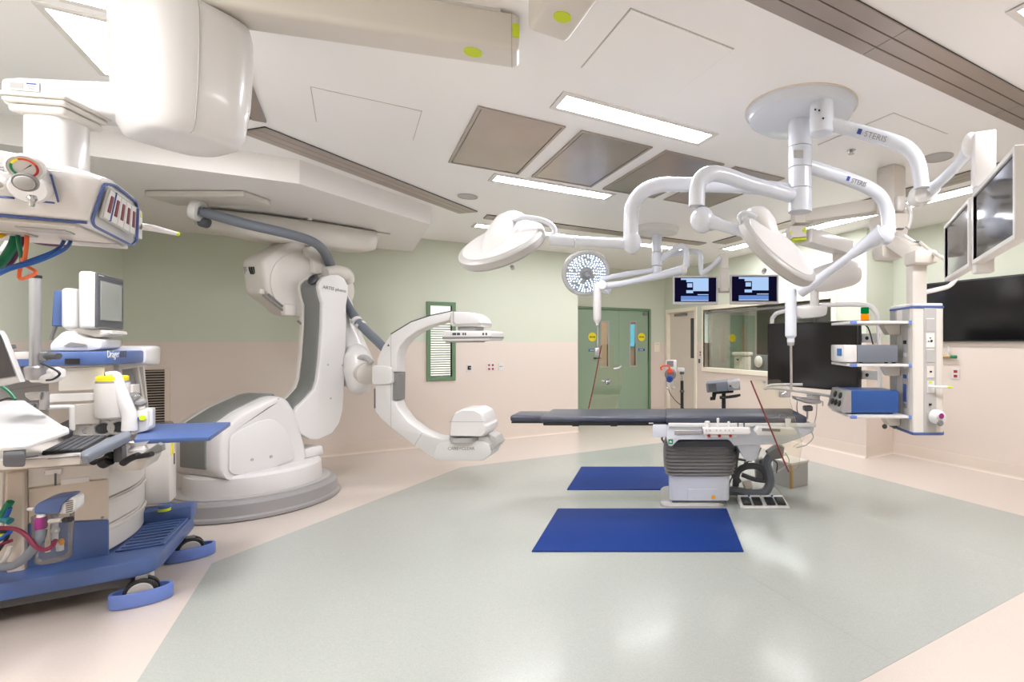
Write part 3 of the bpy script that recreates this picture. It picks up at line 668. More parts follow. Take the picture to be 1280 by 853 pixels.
# bellows: twelve pleats
bm = bmesh.new(); rings = []
n = 10; zb0, zb1 = .285, .605
for k in range(2 * n + 1):
    z = zb0 + (zb1 - zb0) * k / (2 * n); w_ = .018 if k % 2 else 0
    bow = .02 * math.sin(math.pi * min(1, k / (2 * n) * 1.1))
    rings.append(square_ring(V((.37, 4.88, z)), ex, ey, .60 + 2 * (w_ + bow), .52 + 2 * (w_ + bow), .10, 6))
loft(bm, rings); obj('bellows', bm, 'grey', tab, ang=20)
bm = bmesh.new(); prism(bm, fillet([px(*t2(*p), 4.60) for p in ((205, 402), (215, 385), (240, 360), (560, 358), (585, 375), (592, 402))], .02, 3), ey * .55, .01, 2); obj('bellows_collar', bm, 'grey_dark', tab)
# top carriage
bm = bmesh.new(); prism(bm, fillet([px(*t2(*p), 4.44) for p in ((170, 252), (1095, 252), (1092, 300), (1000, 345), (900, 380), (640, 385), (590, 392), (560, 352), (240, 352), (200, 395), (178, 390), (165, 350))], .02, 3), ey * .52, .012, 2); car = obj('carriage', bm, 'white_cool', tab)
bm = bmesh.new(); prism(bm, [px(*t2(*p), 4.45) for p in ((80, 256), (170, 256), (170, 336), (80, 336))], ey * .50, .008, 2); obj('carriage_end', bm, 'white_cool', tab)
bm = bmesh.new(); prism(bm, fillet([px(*t2(*p), 4.50) for p in ((605, 380), (760, 380), (735, 470), (700, 490), (660, 480), (625, 420))], .02, 3), ey * .35, .02, 2); obj('cradle', bm, 'white_cool', tab)
bm = bmesh.new(); box(bm, px(*t2(640, 258), 4.43), (1.30, .03, .035), WAX, .006); obj('top_rail', bm, 'white', tab)
bm = bmesh.new(); prism(bm, [px(*t2(*p), 4.425) for p in ((215, 292), (392, 292), (392, 318), (215, 318))], ey * .02, .004, 1); obj('side_rail', bm, 'alu', tab)
q = px(*t2(192, 363), 4.438); s = part('safety_sign', 'safety_green', tab, box, q, (.042, .003, .042), WAX); part('sign_mark', 'white', s, prism, [q + V((x_, -.002, z_)) for x_, z_ in ((-.014, -.008), (.014, -.008), (0, .012))], -ey * .001)
bm = bmesh.new(); tube(bm, [px(*t2(140, 335), 4.5), px(*t2(138, 350), 4.5), px(*t2(148, 362), 4.5)], .008, 8, 3); obj('hook', bm, 'grey_dark', tab)
# mattress in three sections on a thin board
def pad(x0, x1, y0, y1, z0, z1, name='mattress_section', m='cushion', bev=.022):
    bm = bmesh.new(); box(bm, V(((x0 + x1) / 2, (y0 + y1) / 2, (z0 + z1) / 2)), (x1 - x0, y1 - y0, z1 - z0), WAX, bev, 3); return obj(name, bm, m, tab)
pad(-1.37, -1.04, 4.58, 4.88, .793, .852)
pad(-1.07, .06, 4.45, 4.98, .806, .860)
pad(.05, 1.30, 4.43, 4.98, .802, .866)
pad(-1.36, -1.02, 4.59, 4.87, .778, .796, 'board', 'black', .006)
pad(-1.04, .12, 4.465, 4.965, .778, .808, 'board', 'black', .008)
for x in (-.78, -.44): pad(x, x + .06, 4.455, 4.97, .772, .812, 'board_strap', 'black', .004)
pad(-.10, -.06, 4.455, 4.47, .795, .805, 'board_tag', 'white', .002)
# control units clamped on the front rail
def unit(name, pxs, Y, dep, m='white', bev=.008): 
    bm = bmesh.new(); prism(bm, fillet([px(*t2(*p), Y) for p in pxs], .006, 2), ey * dep, bev, 2); return obj(name, bm, m, tab)
cu = unit('control_unit', ((395, 280), (690, 276), (695, 308), (680, 320), (400, 318)), 4.33, .10)
bm = bmesh.new(); prism(bm, [px(*t2(*p), 4.36) for p in ((400, 318), (610, 318), (605, 340), (405, 338))], ey * .06, .004, 1); obj('control_underside', bm, 'white', cu)
for (x, y0, y1, r, m_) in ((422, 234, 282, .024, 'white'), (489, 215, 280, .012, 'white'), (556, 236, 280, .012, 'white'), (615, 246, 280, .007, 'grey_dark'), (653, 246, 280, .007, 'grey_dark')):
    P, Q = px(*t2(x, y1), 4.38), px(*t2(x, y0), 4.38); part('joystick', m_, cu, lathe, P, ez, [(r * .8, 0), (r * .7, (Q - P).z * .5), (r, (Q - P).z * .75), (r, (Q - P).z * .95), (r * .7, (Q - P).z)], 16)
for x in (432, 498, 567):
    q = px(*t2(x, 326), 4.358); part('emergency_button', 'red', cu, lathe, q, -ey, [(.012, 0), (.014, .006), (.010, .012)], 16)
for k, x in enumerate((415, 440, 480, 505, 535, 560, 585)): part('key', 'grey_light', cu, box, px(*t2(x, 293), 4.327), (.010, .004, .014), WAX)
tu = unit('touch_panel', ((722, 300), (740, 272), (970, 282), (985, 308), (975, 325), (735, 325)), 4.30, .10)
bm = bmesh.new(); prism(bm, [px(*t2(*p), 4.298) for p in ((765, 279), (880, 284), (880, 300), (765, 297))], -ey * .002); obj('touch_screen', bm, 'grey', tu)
# drip head with tubes at the head end
bm = bmesh.new(); tube(bm, [px(*t2(928, 270), 4.4), px(*t2(928, 220), 4.4)], [.020, .026], 14); obj('clamp_post', bm, 'white', tab)
for pts, r, m_ in ((((868, 205), (880, 190), (905, 185), (925, 205), (900, 225), (875, 210), (860, 235)), .004, 'clear_plastic'), (((1075, 300), (1085, 340), (1040, 385), (980, 400)), .005, 'grey_light'), (((990, 290), (1030, 340), (960, 395)), .004, 'white')):
    part('cable', m_, tab, tube, [px(*t2(*p), 4.42) for p in pts], r, 8, 5)
# ---- hose bundle from table to floor box
hb = thing('hose_bundle', 'looped grey corrugated hose and thin cables hanging below the operating table', 'hose', px(*t2(700, 690), 4.9))
for pts, r, m_, nm in ((((620, 360), (600, 450), (590, 560), (620, 620)), .033, 'grey_dark', 'hose'), (((880, 400), (800, 480), (810, 560), (815, 620), (780, 680), (700, 690), (600, 672), (540, 672)), .045, 'hose_grey', 'hose'),
        (((600, 640), (610, 560), (660, 520), (740, 520), (785, 560), (790, 600)), .032, 'grey_dark', 'hose'), (((640, 570), (720, 600), (800, 610)), .022, 'grey_dark', 'hose'),
        (((760, 400), (740, 460), (760, 540), (850, 550), (880, 500)), .006, 'grey_light', 'cable'), (((700, 485), (660, 500), (570, 600), (560, 720), (640, 740)), .006, 'grey_dark', 'cable'),
        (((910, 430), (935, 490), (880, 540), (840, 560)), .006, 'white', 'cable'), (((790, 420), (830, 470), (860, 500), (855, 560)), .007, 'grey_dark', 'cable'), (((840, 640), (870, 670), (910, 730), (880, 745)), .004, 'grey_light', 'cable')):
    part(nm, m_, hb, tube, [px(*t2(*p), 4.95) for p in pts], r, 10, 6)
bm = bmesh.new(); prism(bm, [px(*t2(*p), 4.9) for p in ((800, 440), (870, 390), (910, 400), (900, 470), (830, 480))], ey * .15, .02, 2); obj('hose_joint', bm, 'grey', hb)
bm = bmesh.new(); prism(bm, [px(*t2(*p), 5.05) for p in ((730, 480), (780, 470), (790, 590), (730, 600))], ey * .10, .01, 1); obj('cable_clamp', bm, 'grey', hb)
bm = bmesh.new(); prism(bm, [px(*t2(*p), 4.93) for p in ((640, 620), (700, 610), (710, 660), (660, 665))], ey * .08, .01, 1); obj('plug', bm, 'offwhite', hb)
# ---- floor connection box
q0, qr, ql = V((1.36, 5.20, 0)), V((1.575, 5.345, 0)), V((1.25, 5.42, 0))
u1 = (qr - q0).normalized(); u2 = V((-u1.y, u1.x, 0)); fb = thing('floor_box', 'steel-edged white floor connection box behind the table hoses', 'connection box', q0 + u1 * .13 + u2 * .12)
bm = bmesh.new(); box(bm, q0 + u1 * .13 + u2 * .13 + ez * .13, (.26, .26, .26), (u1, u2, ez), .004, 1); obj('body', bm, 'grey_light', fb)
bm = bmesh.new(); box(bm, q0 + u1 * .13 + u2 * .13 + ez * .255, (.275, .275, .025), (u1, u2, ez), .004, 1); obj('lid', bm, 'offwhite', fb)
bm = bmesh.new(); box(bm, q0 + u1 * .012 + u2 * .012 + ez * .125, (.03, .03, .25), (u1, u2, ez), .003, 1); obj('corner_post', bm, 'brass', fb)
# ---- foot pedal block
pb = thing('foot_pedal_block', 'low white foot switch block with four black pedals beside the table base', 'foot switch', px(953, 631, 4.7) * 1)
pb.location.z = 0; WL[pb].z = 0
cx = (953.5 - U0) / F * 4.68; bm = bmesh.new(); prism(bm, [V((cx - .225, 4.57, .02)), V((cx + .225, 4.57, .02)), V((cx + .215, 4.82, .055)), V((cx - .215, 4.82, .055))], -ez * .02, .004, 1)
box(bm, V((cx, 4.70, .012)), (.44, .25, .022), WAX, .006); obj('housing', bm, 'white', pb)
for k in range(4):
    x = cx + (-.158, -.058, .060, .158)[k]; bm = bmesh.new(); box(bm, V((x, 4.665, .046)), (.082, .15, .014), (ex, V((0, .99, .14)).normalized(), V((0, -.14, .99)).normalized()), .008, 2); obj('pedal', bm, 'black', pb)
for x, m_ in ((-.11, 'cable_blue'), (0, 'grey_light'), (.11, 'cable_blue')): part('status_lamp', m_, pb, cyl, V((cx + x, 4.79, .045)), V((cx + x, 4.79, .06)), .009, 12)
# ================================================================ ceiling mount 1: two lamp heads, shield arm, monitor arm
def headframe(u, v, major, ratio, sign):
    # axis of a round lamp head from its outline: major axis direction in the picture, width ratio; sign +1 when its back (dome) is seen
    vw = (EYE - px(u, v, 1)).normalized(); mx, my = major; l = math.hypot(mx, my); mi = V((-my / l, 0, -mx / l)) 
    if mi.z < 0: mi = -mi
    n = (vw * ratio + mi * math.sqrt(1 - ratio * ratio)); n.normalize(); return n * sign
def lamp_head(par, c, n, r, tn, spine=((-.80, .03, .06), (-.55, .12, .10), (-.2, .2, .125), (.2, .27, .14), (.6, .30, .135), (.85, .26, .115), (.98, .18, .08))):
    # n points out of the back of the head
    bm = bmesh.new(); lathe(bm, c, n, [(r * .86, -.03), (r * .96, -.034), (r, -.02), (r, .018), (r * .97, .026), (r * .86, .034)], 56); rim = obj('rim', bm, 'grey_light', par)
    bm = bmesh.new(); lathe(bm, c, n, [(r * .88, .028), (r * .87, .036), (r * .75, .044), (r * .5, .055), (r * .25, .06), (.002, .062)], 56); dome = obj('dome_cover', bm, 'white', par)
    s = tn - n * tn.dot(n); s.normalize(); w_ = n.cross(s)
    rings = []
    for q, wd, hh in spine:
        ring = []
        for k in range(13):
            a = math.pi * k / 12; ring.append(c + s * (q * r) + w_ * (math.cos(a) * wd * r * 1.6) + n * (.03 + math.sin(a) ** .8 * hh * .62))
        rings.append(ring)
    bm = bmesh.new(); loft(bm, rings, True, False); obj('spine', bm, 'white', dome, ang=60)
    bm = bmesh.new(); lathe(bm, c, -n, [(.002, .022), (r * .85, .022), (r * .87, .028)], 48); obj('lens', bm, 'white', par)
    return rim
def handle(par, c, n, r):
    bm = bmesh.new(); lathe(bm, c - n * .03, -n, [(r * .22, 0), (r * .2, .05), (.022, .06), (.024, .14), (.015, .15)], 20); obj('handle', bm, 'grey_light', par)
Z1 = 3.27; mc = onz(1000, 138, ZC)
sl = thing('surgical_light', 'white ceiling-mounted surgical light with two large round heads over the operating table', 'surgical light', mc)
bm = bmesh.new(); lathe(bm, mc, -ez, [(.345, 0), (.345, .012), (.335, .02), (.32, .055), (.29, .072), (.1, .075)], 64); cn = obj('ceiling_canopy', bm, 'white_cool', sl)
bm = bmesh.new(); lathe(bm, mc, -ez, [(.352, 0), (.352, .008), (.34, .008)], 64); obj('sealing_edge', bm, 'door_tan', cn)
sx, sy = mc.x, mc.y
def spz(v): return H + (V0 - v) / F * sy
zs = [ZC - .07, spz(185), spz(211), spz(237), spz(266)]
for k in range(4):
    bm = bmesh.new(); cyl(bm, V((sx, sy, zs[k] - .001)), V((sx, sy, zs[k + 1] + .002)), .074, 36, .003); sp_ = obj('spindle_segment', bm, 'white_cool', sl)
    if k == 1:
        q = V((sx - .03, sy - .0742, (zs[1] + zs[2]) / 2)); part('rating_plate', 'grey_light', sp_, box, q, (.06, .004, .05), WAX); 
def arm(par, pts, r, name, m='white_cool', n=6, seg=16): return part(name, m, par, tube, pts, r, seg, n)
# arm 1 -> left head
a1 = [px(988, 238, Z1), px(930, 233, 3.2), px(850, 231, 3.15), px(822, 232, 3.14), px(801, 242, 3.13), px(790, 262, 3.13), px(788.5, 298, 3.13)]
arm(sl, a1, .046, 'extension_arm')
bm = bmesh.new(); ball(bm, px(790, 303, 3.13), (.058, .058, .075)); obj('elbow_joint', bm, 'white_cool', sl)
arm(sl, [px(785, 305, 3.13), px(735, 302, 3.12), px(720, 301.5, 3.12)], [.034, .031, .031], 'spring_arm', n=0)
arm(sl, [px(719, 301.5, 3.12), px(688, 299.5, 3.12)], .036, 'spring_arm', n=0)
arm(sl, [px(691, 296, 3.12), px(693, 287, 3.12), px(686, 279, 3.12), px(672, 274, 3.12), px(655, 272, 3.13), px(642, 276, 3.16)], .017, 'yoke', n=6)
n1 = headframe(628, 304, (390, -185), .53, 1); c1 = px(628, 306, 3.15)
lamp_head(sl, c1, n1, .278, onp(646, 270, c1, n1) - onp(602, 322, c1, n1), ((-.85, .05, .0), (-.6, .13, .045), (-.4, .18, .09), (-.1, .22, .14), (.3, .24, .165), (.65, .25, .17), (.88, .24, .14), (.97, .2, .08)))
part('rim_knob', 'grey_light', sl, cyl, px(640, 333, 3.05), px(641, 336, 3.04), .012, 10)
# arm 2 -> right head
a2 = [px(990, 244.5, Z1 - .04), px(938, 230, 3.05), px(905, 219, 2.95), px(886, 218, 2.9), px(873, 230, 2.88), px(871, 258, 2.88)]
arm(sl, a2, .046, 'extension_arm')
bm = bmesh.new(); ball(bm, px(878, 275, 2.88), (.07, .07, .075)); obj('elbow_joint', bm, 'white_cool', sl)
arm(sl, [px(884, 276, 2.87), px(900, 281, 2.85), px(930, 291, 2.83), px(946, 297, 2.82)], [.05, .034, .028, .026], 'spring_arm', n=3)
n2 = headframe(972, 312, (380, 350), .46, 1); c2 = px(972, 313, 2.8)
lamp_head(sl, c2, n2, .262, onp(935, 272, c2, n2) - onp(1000, 345, c2, n2), ((.15, .04, .02), (.35, .14, .07), (.6, .2, .12), (.8, .22, .13), (.95, .2, .12), (1.06, .16, .08)))
arm(sl, [px(941, 300, 2.78), px(930, 288, 2.75), px(924, 272, 2.74), px(932, 266, 2.73), px(945, 272, 2.72)], .013, 'yoke')
part('rim_knob', 'grey_light', sl, cyl, px(956, 337, 2.72), px(954, 341, 2.71), .012, 10)
for (x0, y0, x1, y1) in ((408, 468, 488, 550),):
    c = (px(840 + x0 / 4.267, 200 + y0 / 4.267, 2.68) + px(840 + x1 / 4.267, 200 + y1 / 4.267, 2.68)) / 2
# arm 3 -> hanging shield pole
a3 = [px(1008, 207, Z1), px(1060, 224, 3.4), px(1088, 236, 3.48), px(1103, 249, 3.52), px(1110, 270, 3.54), px(1111, 292, 3.54)]
arm(sl, a3, .046, 'extension_arm')
bm = bmesh.new(); ball(bm, px(1106, 294, 3.52), (.065, .06, .07)); obj('elbow_joint', bm, 'white_cool', sl)
arm(sl, [px(1104, 292, 3.52), px(1085, 304, 3.6), px(1060, 322, 3.7), px(1030, 344, 3.85), px(1010, 358, 3.95), px(1000, 364, 4.0)], [.07, .05, .03, .032, .05, .055], 'spring_arm', n=5)
bm = bmesh.new(); lathe(bm, px(988.5, 428, 4.02), ez, [(.012, -.02), (.03, .0), (.03, .02), (.028, .03), (.045, .05), (.045, .40), (.04, .425), (.02, .435)], 24); obj('drop_tube', bm, 'white_cool', sl)
arm(sl, [px(988.5, 428, 4.02), px(989, 482, 4.05), px(987, 489, 4.06), px(978, 493, 4.08)], .010, 'rod', 'chrome', 4, 10)
bm = bmesh.new(); q = px(988.5, 430, 4.02); lathe(bm, q, ez, [(.022, -.015), (.028, -.005), (.028, .02), (.02, .025)], 16); obj('rod_coupling', bm, 'alu', sl)
# arm 4 -> monitors; its own hub on the canopy
hx = V(((1027 - U0) / F * 3.02, 3.02, 0))
bm = bmesh.new(); cyl(bm, hx + ez * (H + (V0 - 168) / F * 3.02), hx + ez * (ZC - .06), .070, 36, .006); hub = obj('arm_hub', bm, 'white_cool', sl)
for p in ((1024, 138), (1019, 137), (1029, 148)): part('bolt', 'black', hub, cyl, px(*p, 2.951), px(*p, 2.945), .006, 10)
a4 = [px(1034, 154, 3.02), px(1090, 169, 2.93), px(1122, 179, 2.86), px(1138, 189, 2.83), px(1148, 206, 2.81), px(1152, 236, 2.8)]
arm(sl, a4, .040, 'extension_arm')
def steris(pa, pb, rad, u, v, Z):
    d = (pb - pa).normalized(); nn = (EYE - px(u, v, Z)); nn = (nn - d * nn.dot(d)).normalized(); up = nn.cross(d)
    p = px(u, v, Z); p = pa + d * (p - pa).dot(d) + nn * (rad + .0012)
    part('logo_mark', 'ink_blue', sl, box, p - d * .075 + up * .004, (.024, .001, .030), (d, nn, up)); text('lettering', 'STERIS', p + d * .02, d, up, .045, 'grey', sl)
steris(a4[0], a4[2], .050, 1093, 170, 2.93); steris(a3[0], a3[1], .046, 1068, 224.5, 3.4)
bm = bmesh.new(); prism(bm, fillet([px(*p, 2.80) for p in ((1146, 232), (1158, 226), (1172, 229), (1178, 236), (1165, 252), (1146, 254), (1142, 246))], .015, 3), ey * .09, .01, 2); obj('fork', bm, 'white', sl)
arm(sl, [px(1162, 238, 2.82), px(1172, 230, 2.78), px(1200, 203, 2.62), px(1216, 180, 2.53)], [.045, .028, .028, .045], 'spring_arm', n=4)
bm = bmesh.new(); ball(bm, px(1213, 181, 2.53), (.035, .05, .06)); obj('elbow_joint', bm, 'white', sl)
# ================================================================ two monitors hanging at the right
mA, mB = V((1.80, 3.16, 0)), V((1.327, 1.86, 0)); md = (mB - mA).normalized(); mn = V((md.y, -md.x, 0))
if mn.x > 0: mn = -mn
post = px(1229, 200, 2.47)
mp = sl
bm = bmesh.new(); box(bm, V((post.x, post.y, (2.545 + 2.28) / 2)), (.09, .09, .265), (md, mn, ez), .006); obj('monitor_post', bm, 'white', mp)
bm = bmesh.new(); box(bm, V((post.x, post.y, 2.07)), (.08, .08, .42), (md, mn, ez), .006); obj('monitor_post', bm, 'white', mp)
MD = (mA + mB) / 2 - mn * .05; bm = bmesh.new(); box(bm, V((MD.x, MD.y, 1.99)) - mn * .03, (.9, .05, .06), (md, mn, ez), .006); obj('monitor_cross_bar', bm, 'white', mp)
def hmonitor(s0, s1, label):
    P = mA + (mB - mA) * s0; Q = mA + (mB - mA) * s1; c = (P + Q) / 2; w_ = (Q - P).length; zc = 2.077; hh = .35
    t = thing('monitor', label, 'monitor', V((c.x, c.y, zc - hh / 2)), 'two hanging monitors')
    bm = bmesh.new(); f = .022
    for dx, dz, ww, h2 in ((-w_ / 2 + f / 2, 0, f, hh), (w_ / 2 - f / 2, 0, f, hh), (0, hh / 2 - f / 2, w_ - 2 * f, f), (0, -hh / 2 + f / 2, w_ - 2 * f, f)): box(bm, c + md * dx + ez * (zc + dz) - mn * .012, (ww, .05, h2), (md, mn, ez), .003, 1)
    obj('bezel', bm, 'white', t)
    bm = bmesh.new(); box(bm, c + ez * zc - mn * .03, (w_ - .02, .05, hh - .02), (md, mn, ez), .006); obj('back_shell', bm, 'white', t)
    part('screen', 'screen_mirror', t, box, c + ez * zc - mn * .0, (w_ - 2 * f + .002, .006, hh - 2 * f + .002), (md, mn, ez))
mat('screen_mirror', (58, 60, 70), 0.08, 0.85, var=.02)
hmonitor(.0, .475, 'smaller looking hanging monitor farther from the camera, screen off'); hmonitor(.525, 1.0, 'nearest hanging monitor at the right edge, screen off')
bm = bmesh.new(); tube(bm, [px(1184, 348, 3.0), px(1178, 356, 3.0), px(1150, 365, 3.1)], .012, 8, 4); bm.free()
# ================================================================ ceiling mount 2 (far): LED lamp, shield arm, screen arm
m2c = onz(821, 285, ZC)
f2 = thing('surgical_light', 'far white ceiling mount with one lit round LED lamp head', 'surgical light', m2c)
bm = bmesh.new(); lathe(bm, m2c, -ez, [(.29, 0), (.29, .02), (.27, .07), (.2, .085), (.05, .09)], 48); obj('ceiling_canopy', bm, 'white', f2)
ZF = m2c.y
def fz(v): return H + (V0 - v) / F * ZF
zz = [ZC - .08, fz(316), fz(333), fz(345)]
for k in range(3): bm = bmesh.new(); cyl(bm, V((m2c.x, ZF, zz[k])), V((m2c.x, ZF, zz[k + 1] + .004)), (.065, .072, .062)[k], 28, .006); obj('spindle_segment', bm, 'white_cool', f2)
arm(f2, [px(818, 338, 6.6), px(790, 342, 6.45), px(763, 347, 6.3), px(750, 351, 6.25)], .032, 'extension_arm', n=2)
arm(f2, [px(752, 360, 6.3), px(760, 366, 6.3), px(760, 356, 6.3)], .035, 'yoke', n=3)
lc = px(732.5, 341.5, 6.2); ln = (EYE - lc).normalized(); ln = (ln + V((.25, 0, -.42))).normalized()
bm = bmesh.new(); R_ = .30; lathe(bm, lc, ln, [(.05, -.11), (R_ * .6, -.10), (R_ * .95, -.04), (R_, -.01), (R_, .02), (R_ * .96, .03), (R_ * .86, .03), (R_ * .84, .018)], 56); obj('head_shell', bm, 'grey_light', f2)
bm = bmesh.new(); lathe(bm, lc + ln * .015, ln, [(.002, 0), (R_ * .85, 0), (R_ * .85, .004), (.002, .004)], 48); face = obj('reflector', bm, 'screen_grey', f2)
A_, B_ = frame(ln); bm = bmesh.new()
for ring, cnt in ((.32, 14), (.42, 20), (.51, 26), (.60, 30), (.69, 36), (.78, 40)):
    for k in range(cnt):
        if random.random() < .1: continue
        t = 2 * math.pi * (k + random.random() * .3) / cnt; lathe(bm, lc + ln * .0195 + (A_ * math.cos(t) + B_ * math.sin(t)) * R_ * ring, ln, [(.0105, 0), (.0095, .003)], 7)
obj('led_array', bm, 'led', face, kind='stuff')
bm = bmesh.new(); lathe(bm, lc + ln * .018, ln, [(.062, 0), (.062, .015), (.05, .03), (.032, .032), (.03, .12), (.02, .13)], 24); obj('handle', bm, 'grey', f2)
arm(f2, [px(825, 326, 6.6), px(838, 316, 6.5), px(850, 308, 6.42), px(856, 311, 6.4), px(858, 320, 6.4), px(857, 336, 6.4)], .040, 'extension_arm', n=5)
bm = bmesh.new(); q = px(853, 338, 6.38); cyl(bm, q - ey * .05, q + ey * .05, .062, 24, .012); obj('elbow_joint', bm, 'white', f2)
arm(f2, [px(850, 338.5, 6.35), px(835, 342, 6.3), px(800, 350, 6.2), px(775, 355, 6.12), px(757, 357.5, 6.08)], [.06, .05, .035, .035, .045], 'spring_arm', n=4)
bm = bmesh.new(); q = px(753, 357, 6.06); cyl(bm, q - ey * .06, q + ey * .05, .058, 24, .012); obj('wrist_joint', bm, 'white', f2)
bm = bmesh.new(); lathe(bm, px(746.5, 404, 6.05), ez, [(.012, -.03), (.02, .0), (.04, .03), (.048, .05), (.048, .38), (.05, .46), (.04, .48)], 24); obj('drop_tube', bm, 'white', f2)
arm(f2, [px(746.5, 404, 6.05), px(746.5, 436, 6.05)], .013, 'rod', 'chrome', 0, 10)
arm(f2, [px(822, 322, 6.7), px(850, 316, 6.6), px(868, 314.5, 6.5), px(875, 319, 6.45), px(876, 341, 6.45)], .034, 'extension_arm', n=5)
arm(f2, [px(876, 343, 6.45), px(890, 333, 6.4), px(902, 322, 6.35)], [.04, .03, .04], 'spring_arm', n=3)
# pair of lit screens
sc = f2
bm = bmesh.new(); prism(bm, [px(*p, 6.33) for p in ((901, 316), (910.5, 316), (910.5, 336), (901, 336))], ey * .09, .01, 1); obj('screen_post', bm, 'white_warm', sc)
bm = bmesh.new(); prism(bm, [px(*p, 6.33) for p in ((900.5, 336), (911, 336), (911, 364), (900.5, 364))], ey * .09, .008, 1); obj('screen_post', bm, 'white_warm', sc)
bm = bmesh.new(); prism(bm, [px(*p, 6.40) for p in ((870, 360), (945, 360), (945, 366), (870, 366))], ey * .05, .006, 1); obj('screen_cross_bar', bm, 'grey_light', sc)
def smon(u0, u1, v0, v1, label):
    Y = 6.28; c = px((u0 + u1) / 2, v1, Y); t = thing('lit_screen', label, 'monitor', c, 'pair of lit screens')
    W_ = lambda x: u0 + (u1 - u0) * x; V_ = lambda y: v0 + (v1 - v0) * y
    def q(x0, x1, y0, y1, name, m_, d, th=.003): return part(name, m_, t, prism, [px(W_(x0), V_(y0), Y - d), px(W_(x1), V_(y0), Y - d), px(W_(x1), V_(y1), Y - d), px(W_(x0), V_(y1), Y - d)], ey * th)
    bm = bmesh.new(); prism(bm, [px(*p, Y) for p in ((u0, v0), (u1, v0), (u1, v1), (u0, v1))], ey * .05, .006, 1); obj('bezel', bm, 'grey_light', t)
    s = q(.04, .96, .06, .90, 'screen', 'scr_navy', .003)
    for (x0, x1, y0, y1, m_) in ((.17, .80, .08, .58, 'scr_blue'), (.17, .30, .08, .62, 'scr_navy'), (.28, .44, .22, .28, 'scr_navy'), (.28, .44, .30, .52, 'scr_blue'), (.17, .80, .60, .64, 'scr_navy'), (.55, .80, .66, .69, 'scr_blue'), (.17, .80, .72, .84, 'scr_mid')):
        pass
    z = lambda x0, x1, y0, y1, m_, d: part('screen_image', m_, s, prism, [px(W_(x0), V_(y0), Y - d), px(W_(x1), V_(y0), Y - d), px(W_(x1), V_(y1), Y - d), px(W_(x0), V_(y1), Y - d)], ey * .001)
    z(.18, .79, .08, .60, 'scr_blue', .0045); z(.18, .30, .14, .60, 'scr_navy', .006); z(.30, .45, .22, .50, 'scr_navy', .006); z(.32, .43, .26, .40, 'scr_blue', .0075); z(.45, .79, .53, .60, 'scr_navy', .006); z(.18, .79, .70, .86, 'scr_mid', .0045); z(.55, .79, .64, .67, 'scr_blue', .0045); z(.18, .79, .84, .87, 'scr_blue', .006)
smon(841, 897.5, 345, 381, 'left of the pair of lit blue screens, above the tan door')
smon(912.5, 973.5, 343.5, 380.5, 'right of the pair of lit blue screens, above the control room window')
# ================================================================ lead glass shields
def shield(name, polys, edge, Z, label, dy=.012, knob=None):
    t = thing(name, label, 'radiation shield', px(*polys[0][0], Z))
    for P in polys:
        bm = bmesh.new(); prism(bm, fillet([px(*p, Z) for p in P], .03, 3), ey * dy); obj('glass_pane', bm, 'lead_glass', t)
    bm = bmesh.new(); tube(bm, [px(*p, Z + dy / 2) for p in edge], .007, 8, 3); obj('red_edge', bm, 'red_edge', t)
    return t
s7 = lambda x, y: (700 + x / 4.923, 360 + y / 4.923)
sh = shield('shield_pane', [[s7(*p) for p in ((228, 482), (330, 470), (400, 474), (395, 560), (345, 735), (320, 748), (185, 748))], [s7(*p) for p in ((255, 352), (330, 345), (332, 468), (230, 480))]], [s7(*p) for p in ((256, 356), (240, 430), (210, 590), (176, 745))], 6.05, 'clear lead glass shield with a red edge hanging before the green door')
q = px(*s7(293, 578), 6.04); part('knob', 'chrome', sh, lathe, q, -ey, [(.03, 0), (.034, .012), (.02, .03), (.008, .034)], 16)
part('clamp_arm', 'alu', sh, tube, [q, px(*s7(255, 572), 6.04)], .006, 8)
part('hinge', 'alu', sh, tube, [px(*s7(330, 500), 6.04), px(*s7(365, 495), 6.04), px(*s7(378, 482), 6.04)], .012, 8)
part('clamp', 'alu', sh, box, px(746.5, 440, 6.05), (.05, .05, .10), WAX, .008)
sh2 = shield('shield_pane', [[(938.5, 476), (974, 474), (983, 484), (1003, 556), (998, 586), (986, 590)]], [(938.5, 476), (945, 492), (960, 528), (975, 565), (986, 590)], 4.2, 'clear lead glass shield with a red edge hanging at the table head end')
part('clamp', 'alu', sh2, box, px(981, 493, 4.16), (.09, .05, .05), WAX, .01)
part('clamp_knob', 'chrome', sh2, lathe, px(955, 478, 4.19), -ey, [(.012, 0), (.012, .01), (.006, .014)], 12)
# ================================================================ display boom and equipment pendant (right)
d1 = lambda x, y: (940 + x / 7.106, 230 + y / 7.106)
d2 = lambda x, y: (1060 + x / 7.106, 240 + y / 7.106)
d3 = lambda x, y: (1110 + x / 9.48, 370 + y / 9.48)
d4 = lambda x, y: (1110 + x / 7.75, 450 + y / 7.75)
d5 = lambda x, y: (940 + x / 6.094, 360 + y / 6.094)
d6 = lambda x, y: (820 + x / 10.667, 440 + y / 10.667)
d7 = lambda x, y: (960 + x / 12.19, 470 + y / 12.19)
s3 = lambda x, y: (1000 + x / 4.74, 350 + y / 4.74)
def beam(bm, P, Q, w, h, bev=.01, up=ez):
    d = (Q - P); L_ = d.length; d.normalize(); s = d.cross(up).normalized(); n = s.cross(d); box(bm, (P + Q) / 2, (L_, w, h), (d, s, n), bev)
hubX, hubY = (1114 - U0) / F * 4.32, 4.32
eq = thing('equipment_pendant', 'ceiling supply pendant with a grey socket column and three shelves, right of the operating table', 'supply pendant', V((2.05, 4.05, .81)))
bm = bmesh.new(); box(bm, V((hubX, hubY, (ZC + 2.62) / 2)), (.17, .17, ZC - 2.62), RAX, .015); obj('ceiling_column', bm, 'offwhite', eq)
bm = bmesh.new(); rings = []
